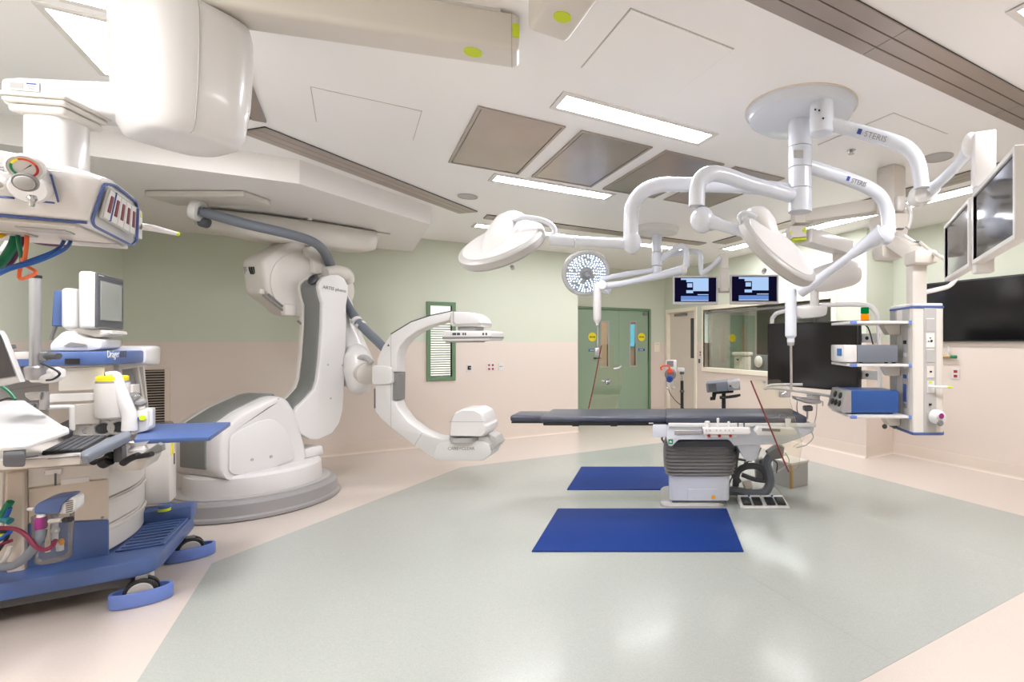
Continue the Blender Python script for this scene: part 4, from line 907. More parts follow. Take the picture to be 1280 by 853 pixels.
for z, w_ in ((2.235, .17), (2.25, .19), (2.58, .25), (2.60, .24)): rings.append(square_ring(V((hubX - .02, hubY, z)), ex, ey, w_, w_, .02, 3))
loft(bm, rings); obj('motor_housing', bm, 'offwhite', eq)
p0, p1 = px(1112, 296, 4.26), px(1151, 322, 3.98)
bm = bmesh.new(); beam(bm, p0, p1, .14, .12); ra = obj('arm', bm, 'offwhite', eq)
bm = bmesh.new(); beam(bm, p0 + ez * .07, p1 + ez * .07 - (p1 - p0) * .1, .10, .03, .008); obj('arm_cover', bm, 'white_warm', ra)
bm = bmesh.new(); box(bm, px(1150.5, 323, 3.96), (.18, .19, .105), WAX, .02); obj('arm_end_block', bm, 'offwhite', eq)
bm = bmesh.new(); tube(bm, [px(1150, 303, 4.0), px(1165, 315, 3.9), px(1182, 325, 3.6)], .014, 8, 4); obj('cable', bm, 'offwhite', eq)
for x, y in ((462, 330), (605, 448)): part('cable_clip', 'grey_dark', eq, box, px(*d2(x, y), 4.05), (.05, .03, .012), WAX)
bm = bmesh.new(); tube(bm, [px(*d2(*p), 4.2) for p in ((470, 110), (530, 130), (555, 200), (545, 280), (525, 320))], .018, 10, 5); obj('loop_cable', bm, 'white', eq)
bm = bmesh.new(); box(bm, px(*d2(455, 105), 4.2), (.06, .06, .12), WAX, .01); obj('cable_gland', bm, 'white', eq)
cx_, cy_ = (1145.5 - U0) / F * 4.02, 4.02
bm = bmesh.new(); box(bm, V((cx_, cy_, (2.16 + 1.80) / 2)), (.115, .115, .40), WAX, .012); obj('drop_column', bm, 'offwhite', eq)
X0, X1, Y0, Y1, z0, z1 = 1.94, 2.17, 3.85, 4.24, .825, 1.785
plan = fillet([V((X0, Y0, 0)), V((X1, Y0, 0)), V((X1 + .05, Y0 + .1, 0)), V((X1 + .05, Y1 - .1, 0)), V((X1, Y1, 0)), V((X0, Y1, 0))], .025, 3)
bm = bmesh.new(); prism(bm, [p + ez * z0 for p in plan], ez * (z1 - z0)); hd = obj('head_body', bm, 'white_warm', eq)
pc = sum(plan, V()) / len(plan)
for nm, za, zb, s, m_ in (('top_cap', z1 + .012, z1 + .035, .985, 'white'), ('top_trim', z1 - .004, z1 + .014, 1.05, 'blue_trim'), ('bottom_trim', z0 - .018, z0 + .003, 1.05, 'blue_trim')):
    bm = bmesh.new(); prism(bm, [pc + (p - pc) * s + ez * za for p in plan], ez * (zb - za), .004, 1); obj(nm, bm, m_, eq)
def fr(u): return (u - U0) / F * Y0
xg0, xg1 = fr(1154.5), fr(1170)
bm = bmesh.new(); box(bm, V(((xg0 + xg1) / 2, Y0 - .001, (z0 + z1) / 2)), (xg1 - xg0, .012, z1 - z0 - .004), WAX, .002, 1); fp = obj('socket_strip', bm, 'grey_light', eq)
for (y0, y1, nm, m_) in (((270), 425, 'blank_plate', 'grey_light'), (438, 615, 'socket_plate', 'white'), (640, 790, 'blank_plate', 'grey_light')):
    P, Q = px(*d3(450, y0), Y0 - .008), px(*d3(550, y1), Y0 - .008); s = part(nm, m_, fp, box, (P + Q) / 2, (Q.x - P.x, .006, P.z - Q.z - .004), WAX, .001, 1)
for p in ((515, 535), (480, 540), (500, 500)):
    q = px(*d3(*p), Y0 - .012); part('socket', 'black', fp, cyl, q, q - ey * .003, .009 if p[0] == 515 else .005, 12)
for p in ((500, 270), (500, 637)): part('plate_edge', 'white', fp, box, px(*d3(*p), Y0 - .012), (.062, .004, .008), WAX)
for (x0, x1, y0, y1, m_) in ((375, 445, 62, 175, 'white_warm'), (378, 448, 205, 320, 'white'), (375, 440, 510, 620, 'grey_light')):
    P, Q = px(*d4(x0, y0), Y0 - .009), px(*d4(x1, y1), Y0 - .009); part('socket_plate', m_, fp, box, (P + Q) / 2, (Q.x - P.x, .008, P.z - Q.z), WAX, .001, 1)
for p, w_ in (((415, 115), .016), ((411, 434), .02)): part('socket', 'black', fp, box, px(*d4(*p), Y0 - .015), (w_, .004, w_ * .8), WAX)
part('lime_label', 'lime', fp, box, px(*d4(411, 218), Y0 - .0145), (.026, .002, .014), WAX)
bm = bmesh.new(); tube(bm, [px(*d4(395, 258), Y0 - .02), px(*d4(470, 262), Y0 - .05), px(*d4(575, 265), Y0 - .06)], [.009, .011, .010], 10, 3); lv = obj('handle_lever', bm, 'white', eq)
part('lever_tip', 'lime', lv, tube, [px(*d4(572, 265), Y0 - .06), px(*d4(620, 266), Y0 - .062)], [.011, .007], 10)
q = px(*d4(465, 555), Y0 - .05); bm = bmesh.new(); lathe(bm, q + ey * .05, (-ey + ex * .25), [(.03, 0), (.055, .02), (.058, .06), (.045, .09), (.02, .1)], 24); rg = obj('gas_regulator', bm, 'white', eq)
q = px(*d4(513, 545), Y0 - .11); bm = bmesh.new(); lathe(bm, q + ey * .03, (-ey + ex * .1), [(.026, 0), (.026, .03), (.022, .034), (.018, .032), (.002, .032)], 24); obj('gauge', bm, 'white', rg)
bm = bmesh.new(); lathe(bm, q + ey * .0, (-ey + ex * .1), [(.018, .004), (.021, .006), (.018, .007)], 24); obj('gauge_ring', bm, 'magenta', rg)
q = px(*d4(518, 617), Y0 - .11); part('knob', 'grey', rg, lathe, q + ey * .03, -ey, [(.02, 0), (.022, .02), (.016, .03)], 16)
# left flank of the head: rails and sockets
bm = bmesh.new(); box(bm, V((X0 - .003, Y0 + .11, (z0 + z1) / 2)), (.010, .10, z1 - z0 - .01), WAX, .002, 1); fl = obj('flank_strip', bm, 'grey_light', eq)
bm = bmesh.new(); box(bm, V((X0 - .004, Y1 - .07, (z0 + z1) / 2)), (.012, .10, z1 - z0 - .01), WAX, .002, 1); obj('mounting_rail', bm, 'alu', eq)
for z, m_ in ((1.52, 'black'), (1.42, 'white'), (1.33, 'white'), (1.12, 'blue_trim'), (1.25, 'cable_blue'), (1.02, 'grey'), (.93, 'grey')): part('socket', m_, fl, box, V((X0 - .010, Y0 + .11, z)), (.006, .05, .03 if m_ != 'blue_trim' else .14), WAX, .002, 1)
# shelves
SX0, SX1, SY0, SY1 = 1.475, 1.925, 3.88, 4.33
shelves = []
for zt in (1.685, 1.352, .952):
    bm = bmesh.new(); box(bm, V(((SX0 + SX1) / 2, (SY0 + SY1) / 2, zt - .011)), (SX1 - SX0, SY1 - SY0, .022), WAX, .005); sh_ = obj('shelf', bm, 'white', eq)
    for x, y in ((SX0 + .02, SY0 + .002), (SX1 + .02, SY0 + .002)): part('corner_bumper', 'blue_bright', sh_, box, V((x, y, zt - .011)), (.05, .02, .026), WAX, .004, 1)
    bm = bmesh.new(); prism(bm, [V((SX1 - .13, SY0 + .16, zt - .022)), V((SX1 + .01, SY0 + .16, zt - .022)), V((SX1 + .01, SY0 + .16, zt - .105)), V((SX1 - .08, SY0 + .16, zt - .105))], ey * .10, .006, 1); obj('bracket', bm, 'offwhite', sh_)
for x in (-.10, -.02): part('castor_knob', 'grey_dark', eq, ball, V((SX1 + x, SY0 + .2, .835)), .02)
bm = bmesh.new(); tube(bm, [px(*p, 4.4) for p in ((1052, 499), (1030, 494), (990, 488), (962, 485), (955, 487), (963, 482), (985, 481), (1003, 481))], .013, 10, 6); obj('handle_rail', bm, 'grey_light', eq)
bm = bmesh.new(); tube(bm, [px(*p, 4.0) for p in ((1154, 366), (1172, 362), (1186, 358), (1194, 350), (1197, 342))], .018, 12, 5); obj('grab_handle', bm, 'white', eq)
# devices on the shelves
dv1 = thing('flat_device', 'grey and white electronic unit on the middle shelf of the right pendant', 'device', V((1.7, 4.1, 1.352)))
bx = lambda u, Y: (u - U0) / F * Y
xa, xb, xc = bx(1071.7, 3.95), bx(1122.5, 3.95), bx(1054.5, 3.95)
bm = bmesh.new(); box(bm, V(((xa + xb) / 2, 4.1, 1.43)), (xb - xa, .30, .135), WAX, .005); bd = obj('case', bm, 'hose_grey', dv1)
bm = bmesh.new(); box(bm, V((xc + (xa - xc) / 2, 4.1, 1.43)), (xa - xc, .30, .138), WAX, .012); pn = obj('front_panel', bm, 'white', dv1)
part('display', 'sign_blue', pn, box, V((xc - .001, 4.04, 1.44)), (.006, .10, .06), WAX, .002, 1)
for x in (xa - .06, xa + .04, xb - .08, xb - .02): part('rubber_foot', 'black', bd, cyl, V((x, 3.98, 1.352)), V((x, 3.98, 1.364)), .014, 10)
dv2 = thing('generator_unit', 'bright blue electrosurgical unit with silver front on the lowest pendant shelf', 'device', V((1.7, 4.1, .952)))
xa, xb = bx(1064, 3.95), bx(1123, 3.95)
bm = bmesh.new(); box(bm, V(((xa + xb) / 2, 4.1, 1.05)), (xb - xa, .31, .175), WAX, .008); bd = obj('case', bm, 'blue_box', dv2)
bm = bmesh.new(); prism(bm, [V((xa, 3.94, .965)), V((xa, 3.94, 1.142)), V((xa - .045, 3.94, 1.14)), V((xa - .085, 3.94, .985)), V((xa - .07, 3.94, .963))], ey * .32, .006, 2); fp2 = obj('front_panel', bm, 'alu', dv2)
fn_ = (V((xa - .045, 0, 1.14)) - V((xa - .085, 0, .985))).normalized(); fo = V((-fn_.z, 0, fn_.x)); 
for k, (yy, tt) in enumerate(((4.0, .3), (4.08, .3), (4.16, .3), (4.02, .7), (4.14, .7))):
    q = V((xa - .085, yy, .985)) + fn_ * (.16 * tt) ; part('dial', 'black', fp2, lathe, q, fo, [(.026, 0), (.026, .008), (.018, .012)], 14)
for x in (xa + .03, xb - .05): part('rubber_foot', 'black', bd, box, V((x, 4.1, .957)), (.03, .26, .011), WAX)
tl = thing('signal_lamp', 'small green and orange signal light on the top pendant shelf', 'signal lamp', V((bx(1081, 4.05), 4.05, 1.685)))
bm = bmesh.new(); q = V((bx(1081, 4.05), 4.05, 1.685)); cyl(bm, q, q + ez * .012, .034, 20); obj('base', bm, 'black', tl)
bm = bmesh.new(); cyl(bm, q + ez * .012, q + ez * .062, .031, 20, .004); obj('orange_lens', bm, 'signal_orange', tl)
bm = bmesh.new(); cyl(bm, q + ez * .064, q + ez * .115, .031, 20, .004); obj('green_lens', bm, 'signal_green', tl)
# ---------------------------------------------------------------- big display on its boom
db = thing('display_boom', 'ceiling boom with white motor arms carrying the large black display', 'ceiling boom', V((1.63, 5.3, 1.7)))
jx = px(1001, 283, 4.85)
bm = bmesh.new(); beam(bm, px(1100, 258, 4.45), px(1008, 271.5, 4.85), .16, .115, .008); obj('upper_arm', bm, 'offwhite', db)
bm = bmesh.new(); box(bm, px(1002, 270, 4.86), (.17, .17, .17), WAX, .01); obj('joint_block', bm, 'offwhite', db)
bm = bmesh.new(); prism(bm, [px(*d1(*p), 4.80) for p in ((330, 395), (345, 370), (485, 370), (485, 470), (360, 478), (335, 440))], ey * .16, .006, 1); jb = obj('joint_cap', bm, 'offwhite', db)
q = px(*d1(468, 412), 4.798); part('lime_dot', 'lime', jb, cyl, q, q - ey * .003, .022, 20)
q = px(*d1(335, 430), 4.798); part('lime_dot', 'lime', jb, cyl, q + ex * .01, q + ex * .01 - ey * .003, .014, 20)
bm = bmesh.new(); prism(bm, [px(*d1(*p), 4.81) for p in ((362, 485), (485, 477), (485, 494), (370, 500))], ey * .15); obj('lime_band', bm, 'lime', jb)
bm = bmesh.new(); beam(bm, px(1006, 295.5, 4.88), px(1058, 311, 5.3), .17, .145, .012); obj('lower_arm', bm, 'white', db)
bm = bmesh.new(); cyl(bm, px(1051, 330, 5.3), px(1051, 312, 5.3), .085, 24, .005); obj('arm_pivot', bm, 'offwhite', db)
bm = bmesh.new(); tube(bm, [px(1071, 339, 5.32), px(1060, 341, 5.32), px(1035, 347, 5.33), px(1014, 352, 5.34)], [.12, .15, .15, .12], 24, 2); obj('motor_cylinder', bm, 'white', db)
bm = bmesh.new(); cyl(bm, px(1018, 386, 5.34), px(1018, 352, 5.34), .046, 20, .005); obj('neck', bm, 'white', db)
bm = bmesh.new(); prism(bm, fillet([px(*d5(*p), 5.24) for p in ((345, 150), (440, 138), (580, 140), (572, 205), (530, 222), (380, 235), (350, 215))], .02, 3), ey * .18, .012, 2); obj('tilt_unit', bm, 'white', db)
bm = bmesh.new(); prism(bm, [px(*d5(*p), 5.36) for p in ((485, 215), (542, 215), (542, 300), (485, 300))], ey * .06, .006, 1); obj('mount_stem', bm, 'grey', db)
DL, DR = V((1.24, 5.80, 0)), V((1.935, 4.90, 0)); dd = (DR - DL).normalized(); dn = V((-dd.y, dd.x, 0))
if dn.y > 0: dn = -dn
dz0, dz1 = 1.03, 1.735; dc = (DL + DR) / 2; dw = (DR - DL).length
bd_ = thing('large_display', 'large black flat display with its screen off, angled behind the operating table', 'display', V((dc.x, dc.y, dz0)))
bm = bmesh.new(); box(bm, dc - dn * .03 + ez * ((dz0 + dz1) / 2), (dw, .06, dz1 - dz0), (dd, dn, ez), .006); obj('housing', bm, 'black', bd_)
bm = bmesh.new(); box(bm, dc + dn * .001 + ez * ((dz0 + dz1) / 2), (dw - .03, .006, dz1 - dz0 - .03), (dd, dn, ez)); obj('screen', bm, 'screen_dark', bd_)
loop = [DL - dn * .09 - dd * .005 + ez * 1.02, DL - dn * .09 - dd * .01 + ez * 1.70, DL - dn * .09 + dd * .02 + ez * 1.82, DL - dn * .09 + dd * .14 + ez * 1.87, dc - dn * .09 + ez * 1.91, DR - dn * .09 - dd * .02 + ez * 1.89, DR - dn * .09 + dd * .12 + ez * 1.82, DR - dn * .09 + dd * .16 + ez * 1.65, DR - dn * .09 + dd * .17 + ez * 1.0]
bm = bmesh.new(); tube(bm, loop, .024, 12, 6); lp = obj('tube_frame', bm, 'white', bd_)
for z in (1.56, 1.20):
    bm = bmesh.new(); box(bm, DR - dn * .08 + dd * .07 + ez * z, (.22, .02, .09), (dd, dn, ez), .004, 1); bkt = obj('frame_bracket', bm, 'grey_light', bd_); part('bracket_hole', 'black', bkt, cyl, DR - dn * .069 + dd * .05 + ez * z, DR - dn * .066 + dd * .05 + ez * z, .018, 12)
bm = bmesh.new(); tube(bm, [DR + dn * .02 + dd * .03 + ez * 1.70, DR + dd * .1 + ez * 1.66, DR + dd * .15 + ez * 1.50], .007, 8, 4); obj('cable', bm, 'black', bd_)
# ---------------------------------------------------------------- wall display
wa0, wa1 = 1.75, onb(1153, V0, B1).dot(ea); wz0_, wz1_ = 1.53, 2.27
wd = thing('wall_display', 'wide black wall-mounted display on the right wall', 'display', R((wa0 + wa1) / 2, B1, wz0_))
part('housing', 'black', wd, rbox, wa0, wa1, B1 - .06, B1, wz0_, wz1_, .006); part('screen', 'screen_dark', wd, rbox, wa0 + .02, wa1 - .02, B1 - .063, B1 - .058, wz0_ + .02, wz1_ - .02)
# ---------------------------------------------------------------- wall outlets and plates
def plate(p, wdt, hgt, ax, name, label, cat, marks, grp=None, m='white'):
    t = thing(name, label, cat, p, grp); n = -ax[1]
    part('cover_plate', m, t, box, p + n * .006, (wdt, .012, hgt), ax, .003, 1)
    for dx, dz, w_, h_, mm in marks: part('socket' if mm != 'ink' else 'mark', mm, t, box, p + ax[0] * dx + ez * dz + n * .013, (w_, .004, h_), ax, .002, 1)
WR = (-ea, eb, ez)      # looking at the right wall
four = [(-.028, .03, .03, .03, 'red'), (.028, .03, .03, .03, 'red'), (-.028, -.03, .03, .03, 'red'), (.028, -.03, .03, .03, 'red')]
plate(ona(613.5, 459, A1), .12, .12, RAX, 'power_outlet', 'white wall outlet with four red sockets on the back wall', 'outlet', four)
plate(ona(626, 459, A1), .075, .12, RAX, 'wall_switch', 'small white wall plate right of the red sockets', 'wall plate', [(-.012, .01, .014, .014, 'grey_dark'), (.012, .01, .014, .014, 'grey_dark')])
plate(ona(586.5, 460, A1), .08, .12, RAX, 'gas_outlet', 'round black gas outlet plate between window and red sockets', 'outlet', [(0, 0, .05, .06, 'black'), (.01, .0, .03, .02, 'white')])
plate(onb(1195, 467.5, B1), .09, .13, WR, 'power_outlet', 'white wall outlet with two red sockets below the wall display', 'outlet', [(0, .028, .045, .035, 'red'), (0, -.028, .045, .035, 'red')])
plate(ona(821, 434, A2), .14, .20, RAX, 'door_notice', 'small cream notice plate beside the green double door', 'sign', [(0, .06, .09, .008, 'grey_light')], m='frame_cream')
plate(onb(874, 451.5, B2), .13, .13, WR, 'wall_thermostat', 'white wall control with a dark display left of the control window', 'wall control', [(.02, 0, .06, .08, 'grey_dark')])
plate(onb(876, 442, B2), .06, .13, WR, 'call_button', 'small red call button above the wall control', 'button', [(0, .02, .035, .04, 'red'), (0, -.03, .035, .03, 'grey_dark')])
gp = onb(1183, 446, B1); gv = thing('gas_valve', 'brass and green gas valve with white pipes below the wall display', 'valve', gp)
for s in (-.05, .05): part('pipe', 'white', gv, cyl, gp - ea * s - eb * .05 + ez * .0, gp - ea * s - eb * .05 + ez * .13, .011, 10)
part('valve_body', 'brass', gv, cyl, gp - ea * -.09 - eb * .05, gp - ea * .08 - eb * .05, .022, 12); part('valve_cap', 'safety_green', gv, cyl, gp - ea * .08 - eb * .05, gp - ea * .15 - eb * .05, .02, 12); part('valve_cap', 'safety_green', gv, cyl, gp + ea * .09 - eb * .05, gp + ea * .12 - eb * .05, .022, 12)
part('wall_bracket', 'alu', gv, box, gp - eb * .022, (.12, .044, .03), WR, .003, 1)
# ---------------------------------------------------------------- contrast injector on its stand
ZI = 7.4
inj = thing('contrast_injector', 'white injector head with an orange handle on a slim stand behind the table', 'injector', V((px(852, 500, ZI).x, ZI, 0)))
bm = bmesh.new(); prism(bm, [px(*d6(*p), ZI) for p in ((128, 118), (272, 108), (275, 300), (120, 300))], ey * .16, .012, 2); ih = obj('head_case', bm, 'white', inj)
part('display', 'grey', ih, prism, [px(*d6(*p), ZI - .002) for p in ((145, 122), (232, 120), (232, 200), (145, 195))], -ey * .003)
bm = bmesh.new(); q = px(*d6(192, 300), ZI - .01); lathe(bm, q, -ey, [(.085, 0), (.085, .03), (.06, .05), (.05, .04)], 28); obj('chuck', bm, 'grey', inj)
bm = bmesh.new(); q = px(*d6(180, 360), ZI - .05); lathe(bm, q, -ey, [(.05, 0), (.05, .06), (.035, .07), (.03, .05), (.002, .05)], 24); obj('syringe_nose', bm, 'ink_blue', inj)
bm = bmesh.new(); tube(bm, [px(*d6(*p), ZI - .06) for p in ((75, 245), (65, 205), (110, 185), (165, 190), (188, 235), (185, 280))], .013, 10, 5); obj('orange_handle', bm, 'orange', inj)
bm = bmesh.new(); prism(bm, [px(*d6(*p), ZI - .07) for p in ((150, 235), (225, 235), (220, 290), (160, 290))], ey * .03, .008, 1); obj('handle_root', bm, 'orange', inj)
for x in (135, 240): part('guide_rod', 'alu', inj, tube, [px(*d6(x, 380), ZI - .02), px(*d6(x + 5, 460), ZI - .02)], .006, 8)
for x in (148, 230): part('clamp_foot', 'grey_light', inj, ball, px(*d6(x, 480), ZI - .02), (.028, .03, .028))
bm = bmesh.new(); q = px(*d6(347, 260), ZI + .05); cyl(bm, V((q.x, q.y, .95)), V((q.x, q.y, q.z + .05)), .020, 14); obj('upper_pole', bm, 'alu', inj)
bm = bmesh.new(); cyl(bm, V((q.x, q.y, .06)), V((q.x, q.y, .95)), .024, 14); obj('lower_pole', bm, 'black', inj)
bm = bmesh.new(); beam(bm, px(*d6(285, 235), ZI + .05), px(*d6(378, 238), ZI + .05), .06, .055, .008); obj('cross_arm', bm, 'white', inj)
for y in (285, 525): part('pole_collar', 'grey_dark', inj, ball, px(*d6(347, y), ZI + .05), (.036, .03, .026))
bm = bmesh.new(); tube(bm, [px(*d6(*p), ZI) for p in ((170, 500), (190, 560), (260, 650), (330, 710), (380, 765))], .006, 8, 4); obj('cable', bm, 'black', inj)
for k in range(5):
    a = 2 * math.pi * k / 5 + .3; e = V((math.cos(a), math.sin(a), 0)) * .27
    part('foot', 'grey_light', inj, tube, [V((q.x, q.y, .085)), V((q.x, q.y, .075)) + e * .6, V((q.x, q.y, .06)) + e], [.022, .018, .014], 8); part('castor', 'black', inj, ball, V((q.x, q.y, .028)) + e, .0275)
# ---------------------------------------------------------------- projector-like unit on a black stand
ZP = 6.3
pj = thing('device_on_stand', 'silver and grey projector-shaped unit tilted on a black stand behind the table', 'device', V((px(904, 500, ZP).x, ZP, 0)))
ax_ = V((math.cos(.10), -.15, math.sin(.10))).normalized(); up_ = V((-math.sin(.10), 0, math.cos(.10))); up_ = (up_ - ax_ * up_.dot(ax_)).normalized(); n_ = ax_.cross(up_)
cc = px(*d6(885, 450), ZP)
bm = bmesh.new(); box(bm, cc - ax_ * .06, (.27, .26, .12), (ax_, n_, up_), .012, 3); pc_ = obj('case', bm, 'hose_grey', pj)
bm = bmesh.new(); box(bm, cc + ax_ * .145, (.15, .262, .123), (ax_, n_, up_), .012, 3); pf = obj('front_panel', bm, 'alu', pj)
part('vent_band', 'grey_dark', pc_, box, cc - ax_ * .12 + n_ * .131, (.10, .003, .09), (ax_, n_, up_))
q = cc + ax_ * .165 + n_ * .131; part('dial', 'grey_light', pf, lathe, q, n_, [(.045, 0), (.045, .006), (.036, .008), (.034, .004), (.002, .004)], 24); part('button', 'black', pf, lathe, cc + ax_ * .10 + n_ * .131, n_, [(.011, 0), (.011, .004), (.006, .005)], 12)
if n_.y > 0:
    pass
bm = bmesh.new(); box(bm, cc - up_ * .075, (.26, .16, .035), (ax_, n_, up_), .006); obj('mount_plate', bm, 'black', pj)
sxp = px(*d6(903, 600), ZP); bm = bmesh.new(); cyl(bm, V((sxp.x, ZP, .05)), V((sxp.x, ZP, sxp.z + .06)), .026, 14); obj('pole', bm, 'black', pj)
bm = bmesh.new(); tube(bm, [px(*d6(*p), ZP - .03) for p in ((850, 610), (950, 605), (1060, 590), (1125, 575))], [.02, .018, .02, .014], 10, 3); obj('grip', bm, 'black', pj)
bm = bmesh.new(); prism(bm, [px(*d6(*p), ZP - .03) for p in ((750, 560), (810, 555), (800, 600), (790, 645), (725, 648), (725, 610), (755, 605))], ey * .05, .006, 1); obj('clamp', bm, 'black', pj)
for k in range(5):
    a = 2 * math.pi * k / 5 + .9; e = V((math.cos(a), math.sin(a), 0)) * .28
    part('foot', 'black', pj, tube, [V((sxp.x, ZP, .085)), V((sxp.x, ZP, .06)) + e], [.022, .014], 8); part('castor', 'grey_dark', pj, ball, V((sxp.x, ZP, .028)) + e, .0275)
# ---------------------------------------------------------------- head-end accessory on the table: tray with round knob
hh_ = thing('head_clamp', 'small metal instrument holder at the right end of the operating table', 'clamp', px(*d7(660, 735), 4.75))
bm = bmesh.new(); prism(bm, [px(*d7(*p), 4.72) for p in ((420, 325), (560, 350), (800, 360), (815, 420), (720, 440), (580, 420), (425, 370))], ey * .14, .01, 1); obj('plate', bm, 'alu', hh_)
q = px(*d7(690, 350), 4.79); part('round_knob', 'grey_light', hh_, lathe, q, ez, [(.06, 0), (.062, .03), (.055, .035), (.066, .04), (.066, .052), (.05, .058)], 28)
bm = bmesh.new(); prism(bm, [px(*d7(*p), 4.72) for p in ((560, 465), (690, 460), (690, 540), (560, 545))], ey * .08, .01, 1); obj('clamp_block', bm, 'grey_dark', hh_)
for pts in (((605, 470), (600, 560), (598, 660)), ((745, 430), (735, 600), (700, 730)), ((445, 390), (440, 520), (490, 640), (505, 735))): part('stay_rod', 'alu', hh_, tube, [px(*d7(*p), 4.78) for p in pts], .009 if pts[0][0] == 605 else .005, 8, 3)
part('side_hook', 'alu', hh_, tube, [px(*d7(800, 390), 4.78), px(*d7(835, 400), 4.78), px(*d7(830, 460), 4.78)], .006, 8, 3)
# ---------------------------------------------------------------- in the control room
pw = onb(928, 452, B2 + 1.6); cw = thing('trolley_cabinet', 'cream trolley seen through the control room window before the green door', 'trolley', V((pw.x, pw.y, 0)))
bm = bmesh.new(); box(bm, V((pw.x, pw.y, .62)), (.26, .3, 1.2), RAX, .03); cb_ = obj('body', bm, 'frame_cream', cw)
bm = bmesh.new(); box(bm, V((pw.x, pw.y, 1.26)), (.33, .34, .08), RAX, .02); obj('top', bm, 'frame_cream', cw)
part('lock', 'black', cb_, box, V((pw.x, pw.y, 1.14)) - eb * .14 - ea * .0, (.02, .04, .04), (eb, ea, ez)); part('base', 'grey_dark', cw, box, V((pw.x, pw.y, .015)), (.28, .32, .03), RAX)
pw = onb(952, 452, B2 + 1.5); ch = thing('control_room_chair', 'grey high-backed office chair seen through the control room window', 'chair', V((pw.x, pw.y, 0)))
bm = bmesh.new(); box(bm, V((pw.x, pw.y, .98)), (.08, .46, .56), RAX, .03); obj('backrest', bm, 'grey_dark', ch)
bm = bmesh.new(); box(bm, V((pw.x, pw.y, .48)) - eb * .2, (.46, .46, .08), RAX, .03); obj('seat', bm, 'grey_dark', ch)
part('column', 'black', ch, cyl, V((pw.x, pw.y, .05)) - eb * .2, V((pw.x, pw.y, .46)) - eb * .2, .03, 12)
part('headrest', 'white_warm', ch, ball, V((pw.x, pw.y, 1.12)) - eb * .09, (.03, .12, .12), RAX)
for k in range(5):
    a = 2 * math.pi * k / 5; part('foot', 'black', ch, tube, [V((pw.x, pw.y, .06)) - eb * .2, V((pw.x, pw.y, .025)) - eb * .2 + V((math.cos(a), math.sin(a), 0)) * .28], [.025, .02], 8)
# ================================================================ left ceiling boom with service head
L1 = lambda x, y: (x / 4.0, y / 4.0)
L2 = lambda x, y: (x / 5.333, 180 + y / 5.333)
L3 = lambda x, y: (x / 5.333, 320 + y / 5.333)
HC = V((-1.925, 2.03, 0)); h1_ = V((.92, -.39, 0)).normalized(); h2_ = V((-h1_.y, h1_.x, 0)) 
cp = thing('service_boom', 'white ceiling boom with a big rounded housing and a gas supply head, upper left', 'supply pendant', V((HC.x, HC.y, ZC)))
# upper arm under the ceiling (runs right from the housing)
zb = 2.84
b0_, b1_ = V((-1.98, 1.98, 0)), V((-.66, 2.355, 0)); bd0 = (b1_ - b0_).normalized(); bs = V((bd0.y, -bd0.x, 0))
def ring_at(c, w_, h_, r=.03): return square_ring(c, bs, ez, w_, h_, r, 4)
bm = bmesh.new(); loft(bm, [ring_at(b0_ + ez * (zb + .085), .18, .17), ring_at(b1_ - bd0 * .03 + ez * (zb + .085), .18, .17), ring_at(b1_ - bd0 * .01 + ez * (zb + .087), .172, .162), ring_at(b1_ + ez * (zb + .09), .15, .145)]); ua = obj('upper_arm', bm, 'offwhite', cp)
bm = bmesh.new(); loft(bm, [ring_at(b1_ - bd0 * .035 + ez * (zb + .085), .183, .173), ring_at(b1_ - bd0 * .031 + ez * (zb + .085), .183, .173)]); obj('end_seam', bm, 'grey_light', ua)
q = onz(591, 65, zb); part('lime_dot', 'lime', ua, cyl, q, q - ez * .003, .040, 28)
bm = bmesh.new(); box(bm, b1_ - bd0 * .015 + bs * .0905 + ez * (zb + .085), (.03, .004, .06), (bd0, bs, ez)); obj('lime_band', bm, 'lime', ua)
bm = bmesh.new(); box(bm, b1_ - bd0 * .28 + bs * -.0 + ez * (ZC - .003), (.4, .15, .02), (bd0, bs, ez), .002, 1); obj('ceiling_plate', bm, 'white', ua)
# housing
bm = bmesh.new(); rings = []
for z, w_, d_, r_ in ((2.332, .18, .14, .07), (2.322, .29, .25, .09), (2.33, .335, .295, .11), (2.37, .37, .325, .12), (2.50, .405, .355, .135), (2.65, .42, .37, .14), (2.78, .42, .37, .14), (2.825, .40, .35, .13), (2.84, .35, .30, .10), (2.845, .2, .16, .06)):
    rings.append(square_ring(HC + ez * z, h1_, h2_, w_, d_, r_, 6))
loft(bm, rings); hs_ = obj('joint_housing', bm, 'white', cp, ang=55)
bm = bmesh.new(); s_ = .095
pr = [(.215, 2.36), (.226, 2.45), (.2355, 2.6), (.2385, 2.7), (.2385, 2.8)]
for k in range(len(rings[3:8]) - 1): pass
bm = bmesh.new(); tube(bm, [HC - h2_ * .045 + h1_ * (d_ / 2 + .0008) + ez * z for z, d_ in ((2.325, .30), (2.332, .338), (2.37, .37), (2.50, .405), (2.65, .42), (2.78, .42), (2.82, .402))], .0022, 6); obj('cover_seam', bm, 'grey_light', hs_)
bm = bmesh.new(); cyl(bm, HC + ez * 2.83, HC + ez * (ZC - .002), .13, 32, .01); obj('neck', bm, 'white', cp)
